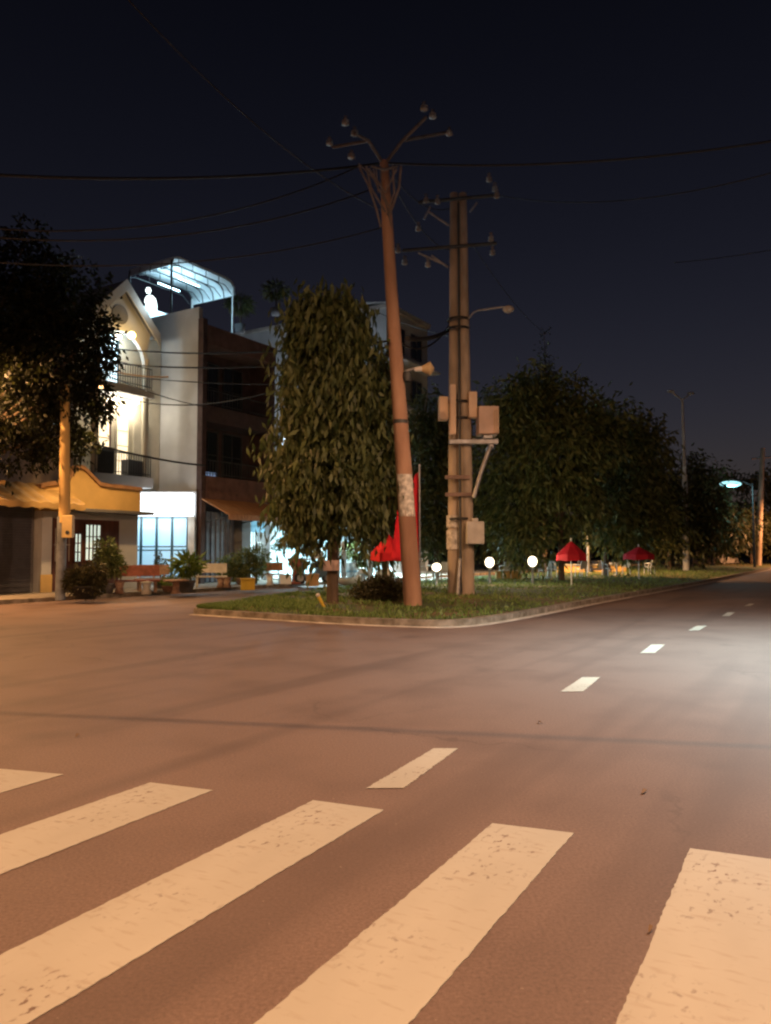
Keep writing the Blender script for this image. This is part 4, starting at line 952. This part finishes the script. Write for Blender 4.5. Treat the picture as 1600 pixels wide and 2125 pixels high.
# shop goods: vases, posts
v0 = thing('ceramic_vase', 'row of white ceramic vases', 'vase', (0, 0, 0), 0, 'white ceramic vases in the lit shop')
MB().lathe((0, 0, 0), [(0, 0), (.26, 0), (.3, .08), (.16, .2), (.38, .55), (.34, .75), (.2, .85), (.3, .98), (.24, .98), (0, .85)], 18).build('body', M['ceramic'], v0)
MB().lathe((0, 0, 0), [(.405, .5), (.42, .54), (.405, .58)], 18).build('rim_band', mat('blue_glaze', (.3, .5, .6), .3), v0)
for i, (px, py, s_, l) in enumerate(((727, 1207, .85, 'widest pale blue vase left in the lit shop'), (752, 1208, .62, 'slim white vase second in the lit shop'), (789, 1210, .6, 'white vase right of the white post in the lit shop'), (812, 1210, .5, 'small vase beneath the red parasol'), (744, 1213, .4, 'smallest vase in front of the slim white one'))):
    t = v0 if i == 0 else copy_tree(v0); t.location = rw_ground(px, py); t.scale = (s_ * 1.1,) * 3; tag(t, l)
for px, l in ((768, 'bright white round-topped post in the lit shop front'), (700, 'pale post beside the tree trunk in the lit shop front'), (713, 'second pale post left of the widest vase')):
    t = thing('white_post', l, 'post', rw_ground(px, 1208), 0, 'white posts of the lit shop'); hh = 1.95
    MB().lathe((0, 0, 0), [(.13, .0), (.13, hh - .2), (.09, hh - .05), (0, hh)], 12).build('shaft', M['ceramic'], t)
    MB().box(-.18, .18, -.18, .18, 0, .1).build('base', M['ceramic'], t)
t = thing('white_basin', 'big round glowing white basin on the floor right of the tree trunk', 'basin', rw_ground(722, 1213))
MB().lathe((0, 0, 0), [(0, 0), (.4, 0), (.62, .22), (.6, .26), (.52, .24), (0, .12)], 20).build('bowl', M['ceramic'], t); MB().lathe((0, 0, 0), [(.605, .262), (.65, .28), (.605, .3)], 20).build('rim', M['ceramic'], t)
potted('potted_plant', 'wide light green plants behind the white vases', 740, 1203, .3, .4, M['ceramic'], [((0, 0, 1.5), (.9, .5, .45)), ((.9, 0, 1.3), (.7, .4, .4)), ((.5, 0, .9), (.8, .4, .3))], 2600, 'green', .2, .07)

# red flag, parasol
rf = thing('red_flag', 'tall red flag hanging behind the leaning pole', 'flag', P(871, 1255, 21.5).xy.to_3d(), 0, 'red cloths')
zt = P(871, 978, 21.5).z
MB().cyl((0, 0, 0), (0, 0, zt + .2), .03).build('pole', M['steel'], rf)
mb = MB(); vs = []; nx, nz = 10, 14; x0_ = P(812, 1000, 21.5).x - P(871, 1000, 21.5).x; zb = P(820, 1158, 21.5).z
for j in range(nz + 1):
    for i in range(nx + 1):
        u = i / nx; v = j / nz; top_ = zt - u * .9 * (1 if u > .2 else .5); vs.append((x0_ * u * (.75 + .25 * v), .08 * math.sin(u * 9 + v * 3), top_ + (zb - top_) * v))
mb.add(vs, [(j * (nx + 1) + i, j * (nx + 1) + i + 1, (j + 1) * (nx + 1) + i + 1, (j + 1) * (nx + 1) + i) for j in range(nz) for i in range(nx)], True)
mb.build('cloth', M['red'], rf)
def parasol(label, px, py0, py1, w_px, Y, m='red'):
    t0 = P(px, py0, Y); zb_ = P(px, py1, Y).z; t = thing('red_parasol', label, 'parasol', (t0.x, t0.y, .1), .3, 'red cloths'); r_ = w_px * Y / F / 2
    MB().cyl((0, 0, 0), (0, 0, t0.z), .03).build('pole', M['ceramic'], t); MB().box(-.25, .25, -.25, .25, 0, .08).build('base', M['concrete'], t)
    mb = MB(); n = 8; zt_ = t0.z - .1; ze = zb_ + .22 - .1
    vs = [(0, 0, zt_)] + [(r_ * math.cos(2 * math.pi * i / n), r_ * math.sin(2 * math.pi * i / n), ze) for i in range(n)] + [(r_ * 1.01 * math.cos(2 * math.pi * i / n), r_ * 1.01 * math.sin(2 * math.pi * i / n), zb_ - .1 - .05 * (i % 2)) for i in range(n)]
    mb.add(vs, [(0, 1 + i, 1 + (i + 1) % n) for i in range(n)] + [(1 + i, 1 + n + i, 1 + n + (i + 1) % n, 1 + (i + 1) % n) for i in range(n)]); mb.build('canopy', M[m], t)
    return t
parasol('red parasol with grey pole left of the leaning pole', 806, 1108, 1162, 76, 24.3)
parasol('red parasol beneath the broad leafy tree', 1185, 1122, 1162, 62, 31, 'shadedred')
parasol('red flat parasol beneath the rounded tree, farthest right', 1325, 1134, 1160, 62, 38, 'shadedred')
# signal stub
stb = thing('marker_stake', 'small pale tilted stake stuck in the verge by the tree trunk', 'stake', G(678, 1266, .12))
MB().cyl((0, 0, -.05), (-.2, 0, .33), .03, .045, 8).build('shaft', M['yellowp'], stb); MB().ball((-.215, 0, .36), .055, 8).build('cap', M['whitep'], stb)

# ------------------------------------------------------------------ scooter + rider
def scooter(label, loc, rz, bodym, group='parked motor scooters'):
    t = thing('motor_scooter', label, 'scooter', loc, rz, group)
    for x in (-.6, .62):
        wh = MB().cyl((x, -.05, .27), (x, .05, .27), .27, .27, 18).build('wheel', M['black'], t)
        MB().cyl((x, -.055, .27), (x, .055, .27), .15, .15, 14).build('rim', M['steel'], wh)
    prof_ = [(-.75, .5), (-.65, .75), (-.1, .72), (.05, .42), (.35, .38), (.45, .5), (.5, .95), (.58, .98), (.6, .55), (.42, .25), (-.1, .22), (-.35, .3)]
    MB().slab([(x, -.13, z) for x, z in prof_], (0, .26, 0)).build('body', bodym, t)
    MB().box(-.7, -.0, -.14, .14, .74, .84).build('seat', M['black'], t)
    MB().tube([(.5, -.32, 1.08), (.56, 0, 1.0), (.5, .32, 1.08)], .02).build('handlebar', M['dark'], t)
    MB().cyl((.6, 0, .95), (.68, 0, .93), .09, .07, 12).build('headlight', M['ceramic'], t)
    MB().box(.45, .8, -.07, .07, .53, .57).build('mudguard', bodym, t)
    for y in (-.3, .3): MB().tube([(.5, y, 1.08), (.48, y, 1.22)], .01).ball((.48, y, 1.25), .05, 8, (.3, 1, .8)).build('mirror', M['dark'], t)
    return t
scl = rw_ground(652, 1212)
sc_rz = R(196)
scooter('blue grey scooter under the person in white before the lit shop', scl, sc_rz, M['bikeblue'])
def skin_body(name, joints, edges, radii, m, parent, sub=1):
    me = bpy.data.meshes.new(name); me.from_pydata(joints, edges, []); me.materials.append(m)
    o = bpy.data.objects.new(name, me); COL.objects.link(o); o.parent = parent
    md = o.modifiers.new('skin', 'SKIN'); md.use_smooth_shade = True
    if not me.skin_vertices: me.attributes.new('skin', 'FLOAT_VECTOR', 'POINT')
    sv = me.skin_vertices[0].data
    for i, r in enumerate(radii): sv[i].radius = (r, r)
    sv[0].use_root = True
    ms = o.modifiers.new('sub', 'SUBSURF'); ms.levels = sub; ms.render_levels = sub; return o
def seated_person(loc, rz, label):
    t = thing('person', label, 'person', loc, rz)
    J = [(-.32, 0, .90), (-.30, 0, 1.08), (-.25, 0, 1.28), (-.22, 0, 1.42), (-.19, 0, 1.50), (-.17, 0, 1.58), (-.15, 0, 1.68), (-.145, 0, 1.76)]
    E_ = [(i, i + 1) for i in range(7)]; Rr = [.15, .135, .15, .13, .055, .075, .10, .07]
    for s_ in (-1, 1):
        k_ = len(J); J += [(-.30, s_ * .10, .88), (.05, s_ * .17, .90), (.16, s_ * .19, .60), (.14, s_ * .19, .42), (.26, s_ * .19, .38)]
        E_ += [(0, k_)] + [(k_ + i, k_ + i + 1) for i in range(4)]; Rr += [.10, .075, .055, .04, .035]
        k_ = len(J); J += [(-.22, s_ * .19, 1.42), (-.10, s_ * .24, 1.18), (.18, s_ * .25, 1.10), (.40, s_ * .27, 1.09), (.46, s_ * .275, 1.09)]
        E_ += [(3, k_)] + [(k_ + i, k_ + i + 1) for i in range(4)]; Rr += [.062, .047, .036, .026, .034]
        palm = len(J) - 1
        for f_ in range(4):
            a = len(J); y = s_ * (.245 + .018 * f_); J += [(.49, y, 1.10), (.52, y, 1.085), (.515, y, 1.055)]; E_ += [(palm, a), (a, a + 1), (a + 1, a + 2)]; Rr += [.010, .009, .008]
        a = len(J); J += [(.455, s_ * .235, 1.075), (.48, s_ * .228, 1.05)]; E_ += [(palm, a), (a, a + 1)]; Rr += [.011, .009]
    skin_body('body', J, E_, Rr, M['skin'], t, 2)
    # face
    for s_ in (-1, 1):
        MB().ball((-.055, s_ * .035, 1.70), .013, 8).build('eye', M['black'], t)
        MB().ball((-.15, s_ * .10, 1.68), .028, 8, (.6, .35, 1)).build('ear', M['skin'], t)
    MB().ball((-.045, 0, 1.675), .016, 8, (1.1, .7, 1.2)).build('nose', M['skin'], t)
    MB().ball((-.055, 0, 1.635), .02, 8, (.4, 1.1, .3)).build('mouth', M['redstone'], t)
    MB().ball((-.16, 0, 1.71), .108, 14, (1.02, .95, .98)).build('hair', M['hair'], t)
    # shirt and trousers follow the body
    J2 = [(-.32, 0, .92), (-.30, 0, 1.08), (-.25, 0, 1.28), (-.22, 0, 1.41), (-.20, 0, 1.455)]; E2 = [(i, i + 1) for i in range(4)]; R2 = [.175, .16, .17, .145, .085]
    for s_ in (-1, 1):
        k_ = len(J2); J2 += [(-.22, s_ * .19, 1.41), (-.10, s_ * .24, 1.18), (.16, s_ * .25, 1.10)]; E2 += [(3, k_), (k_, k_ + 1), (k_ + 1, k_ + 2)]; R2 += [.082, .065, .055]
    skin_body('shirt', J2, E2, R2, M['shirt'], t, 2)
    J3 = [(-.32, 0, .86)]; E3 = []; R3 = [.165]
    for s_ in (-1, 1):
        k_ = len(J3); J3 += [(-.28, s_ * .10, .87), (.05, s_ * .17, .90), (.16, s_ * .19, .60), (.14, s_ * .19, .48)]; E3 += [(0, k_)] + [(k_ + i, k_ + i + 1) for i in range(3)]; R3 += [.115, .09, .068, .06]
    skin_body('trousers', J3, E3, R3, M['jeans'], t, 2)
    for s_ in (-1, 1): MB().box(.10, .34, s_ * .19 - .05, s_ * .19 + .05, .335, .41).build('shoe', M['black'], t)
    return t
seated_person(scl, sc_rz, 'person in a white shirt and dark trousers sitting on a scooter before the lit shop')
lp_ = P(1242, 1196, 50); scooter('dark scooter parked under the trees between the two far red parasols', (lp_.x, lp_.y, .12), R(150), M['carpaint'])
lp_ = P(1218, 1196, 52); scooter('dark scooter parked just behind the one under the trees', (lp_.x, lp_.y, .12), R(160), M['carpaint'])
# far parked cars
def car(label, px, Y, rz, m):
    p = P(px, 1185, Y); t = thing('parked_car', label, 'car', (p.x, p.y, 0), rz, 'far parked cars')
    pr = [(-2.1, .35), (-2.15, .8), (-1.75, .95), (-1.2, 1.4), (.3, 1.42), (.95, 1.0), (1.95, .85), (2.1, .6), (2.1, .32)]
    MB().slab([(x, -.82, z) for x, z in pr], (0, 1.64, 0)).build('body', m, t)
    for s_ in (-.83, .822): MB().slab([(-1.45, s_, .98), (-1.1, s_, 1.33), (.25, s_, 1.35), (.75, s_, .98)], (0, .008, 0)).build('side_window', M['glassd'], t)
    for x in (-1.35, 1.3):
        for y in (-.86, .66):
            wh = MB().cyl((x, y, .32), (x, y + .2, .32), .32, .32, 16).build('wheel', M['black'], t); MB().cyl((x, y - .01, .32), (x, y + .21, .32), .18, .18, 12).build('rim', M['steel'], wh)
    for y in (-.6, .6): MB().ball((2.08, y, .68), .11, 10, (.5, 1.3, .8)).build('headlight', M['ceramic'], t)
    return t
car('dark car parked in the distance right of the slender lamp post', 1450, 76, R(40), M['carpaint'])
car('pale car parked in the distance left of the orange lit pole', 1500, 84, R(40), M['carpale'])

# ------------------------------------------------------------------ litter on the road
for px, py, sz, l in ((1337, 1645, .035, 'curled dry leaf on the asphalt right of the nearest lane dash'), (1350, 1932, .022, 'small dry leaf beside the widest crosswalk stripe'), (160, 1528, .035, 'tiny dry leaf on the road above the left crosswalk stripes'), (1120, 1500, .03, 'pale scrap of litter on the road left of the second lane dash')):
    t = thing('fallen_leaf', l, 'leaf', G(px, py, .006), px * .01, 'dry leaves on the road')
    MB().slab([(-sz, 0, .0), (-sz * .3, -sz * .35, .012), (sz * .5, -sz * .3, .02), (sz, 0, .006), (sz * .4, sz * .32, .022), (-sz * .4, sz * .3, .01)], (0, 0, .002)).build('blade', mat('dry_leaf', (.22, .15, .10), .8), t)
    MB().tube([(sz * .9, 0, .008), (sz * 1.5, .01, .004)], .002, 5).build('stalk', M['bark'], t)
# extra thin lines at the pole tops
for a_, b2, sg, l in ((P(800, 345, 21), P(948, 425, 27.5), .6, 'slack line from the leaning pole top to the double pole top'), (P(825, 400, 21), P(940, 520, 27.5), .4, 'line between the two poles at the lower crossarm'), (P(1030, 405, 27.5), P(1700, 330, 18), .6, 'thin line from the double pole top to the right edge'), (P(-60, 540, 17), P(800, 470, 20.9), .5, 'lowest thin line of the fan left of the leaning pole')):
    cable(a_, b2, sg, .016, l)

# ------------------------------------------------------------------ seating area beyond the verge
w2 = P(1228, 1180, 51); lw2 = thing('low_wall', 'long low wall added beneath the trees to show an orange lit strip behind the red parasols', 'wall', (w2.x, w2.y, .1), R(8))  # added wall, catches orange light in place of the lit pavement strip
MB().box(-2.4, 2.4, 0, .25, 0, .55).build('wall', M['yellow'], lw2); MB().box(-2.5, 2.5, -.05, .3, .55, .63).build('coping', M['concrete'], lw2)
ch0 = None
spots = [(1130, 38, 20, 'white plastic chair just right of the rightmost globe lamp'), (1150, 40, 150, 'white plastic chair left of the broad red parasol pole'), (1206, 41, 200, 'white plastic chair right of the broad red parasol pole'), (1262, 43, 30, 'white plastic chair between the two red parasols'), (1300, 46, 160, 'white plastic chair left of the farthest red parasol'), (1348, 47, 220, 'white plastic chair right of the farthest red parasol'), (885, 36, 40, 'white plastic chair left of the smallest globe lamp'), (925, 37, 170, 'white plastic chair between the smallest globe lamp and the twin poles'), (1048, 38, 200, 'white plastic chair by the low yellow wall strip')]
for px, Y, a, l in spots:
    q = P(px, 1200, Y)
    if ch0 is None:
        t = ch0 = thing('plastic_chair', l, 'chair', (q.x, q.y, .2), R(a), 'plastic chairs beyond the verge')
        MB().box(-.22, .22, -.22, .22, .42, .45).build('seat', M['ceramic'], t)
        MB().slab([(-.21, .2, .46), (.21, .2, .46), (.19, .3, .86), (-.19, .3, .86)], (0, .03, 0)).build('backrest', M['ceramic'], t)
        for x in (-.2, .2):
            for y in (-.2, .2): MB().cyl((x * 1.12, y * 1.12, 0), (x, y, .42), .025, .022, 8).build('leg', M['ceramic'], t)
            MB().tube([(x, -.2, .44), (x * 1.1, -.18, .64), (x * 1.05, .22, .68)], .02).build('armrest', M['ceramic'], t)
    else:
        t = copy_tree(ch0); t.location = (q.x, q.y, .2); t.rotation_euler = (0, 0, R(a)); tag(t, l)
tb0 = None
for px, Y, l in ((1138, 39.2, 'round plastic table right of the rightmost globe lamp'), (1280, 44, 'round plastic table between the two red parasols'), (904, 37.5, 'round plastic table behind the smallest globe lamp')):
    q = P(px, 1200, Y)
    if tb0 is None:
        t = tb0 = thing('round_table', l, 'table', (q.x, q.y, .2), 0, 'plastic tables beyond the verge')
        MB().lathe((0, 0, 0), [(0, .68), (.4, .68), (.42, .7), (.4, .72), (0, .72)], 18).build('tabletop', M['ceramic'], t)
        MB().lathe((0, 0, 0), [(.28, 0), (.05, .1), (.05, .68)], 12).build('pedestal', M['ceramic'], t)
    else: t = copy_tree(tb0); t.location = (q.x, q.y, .2); tag(t, l)
for px, Y, a, l in ((1400, 62, 20, 'dark scooter parked left of the slender lamp post base'), (1445, 66, 35, 'dark scooter parked right of the slender lamp post base')):
    q = P(px, 1190, Y); scooter(l, (q.x, q.y, .12), R(a), M['carpaint'])
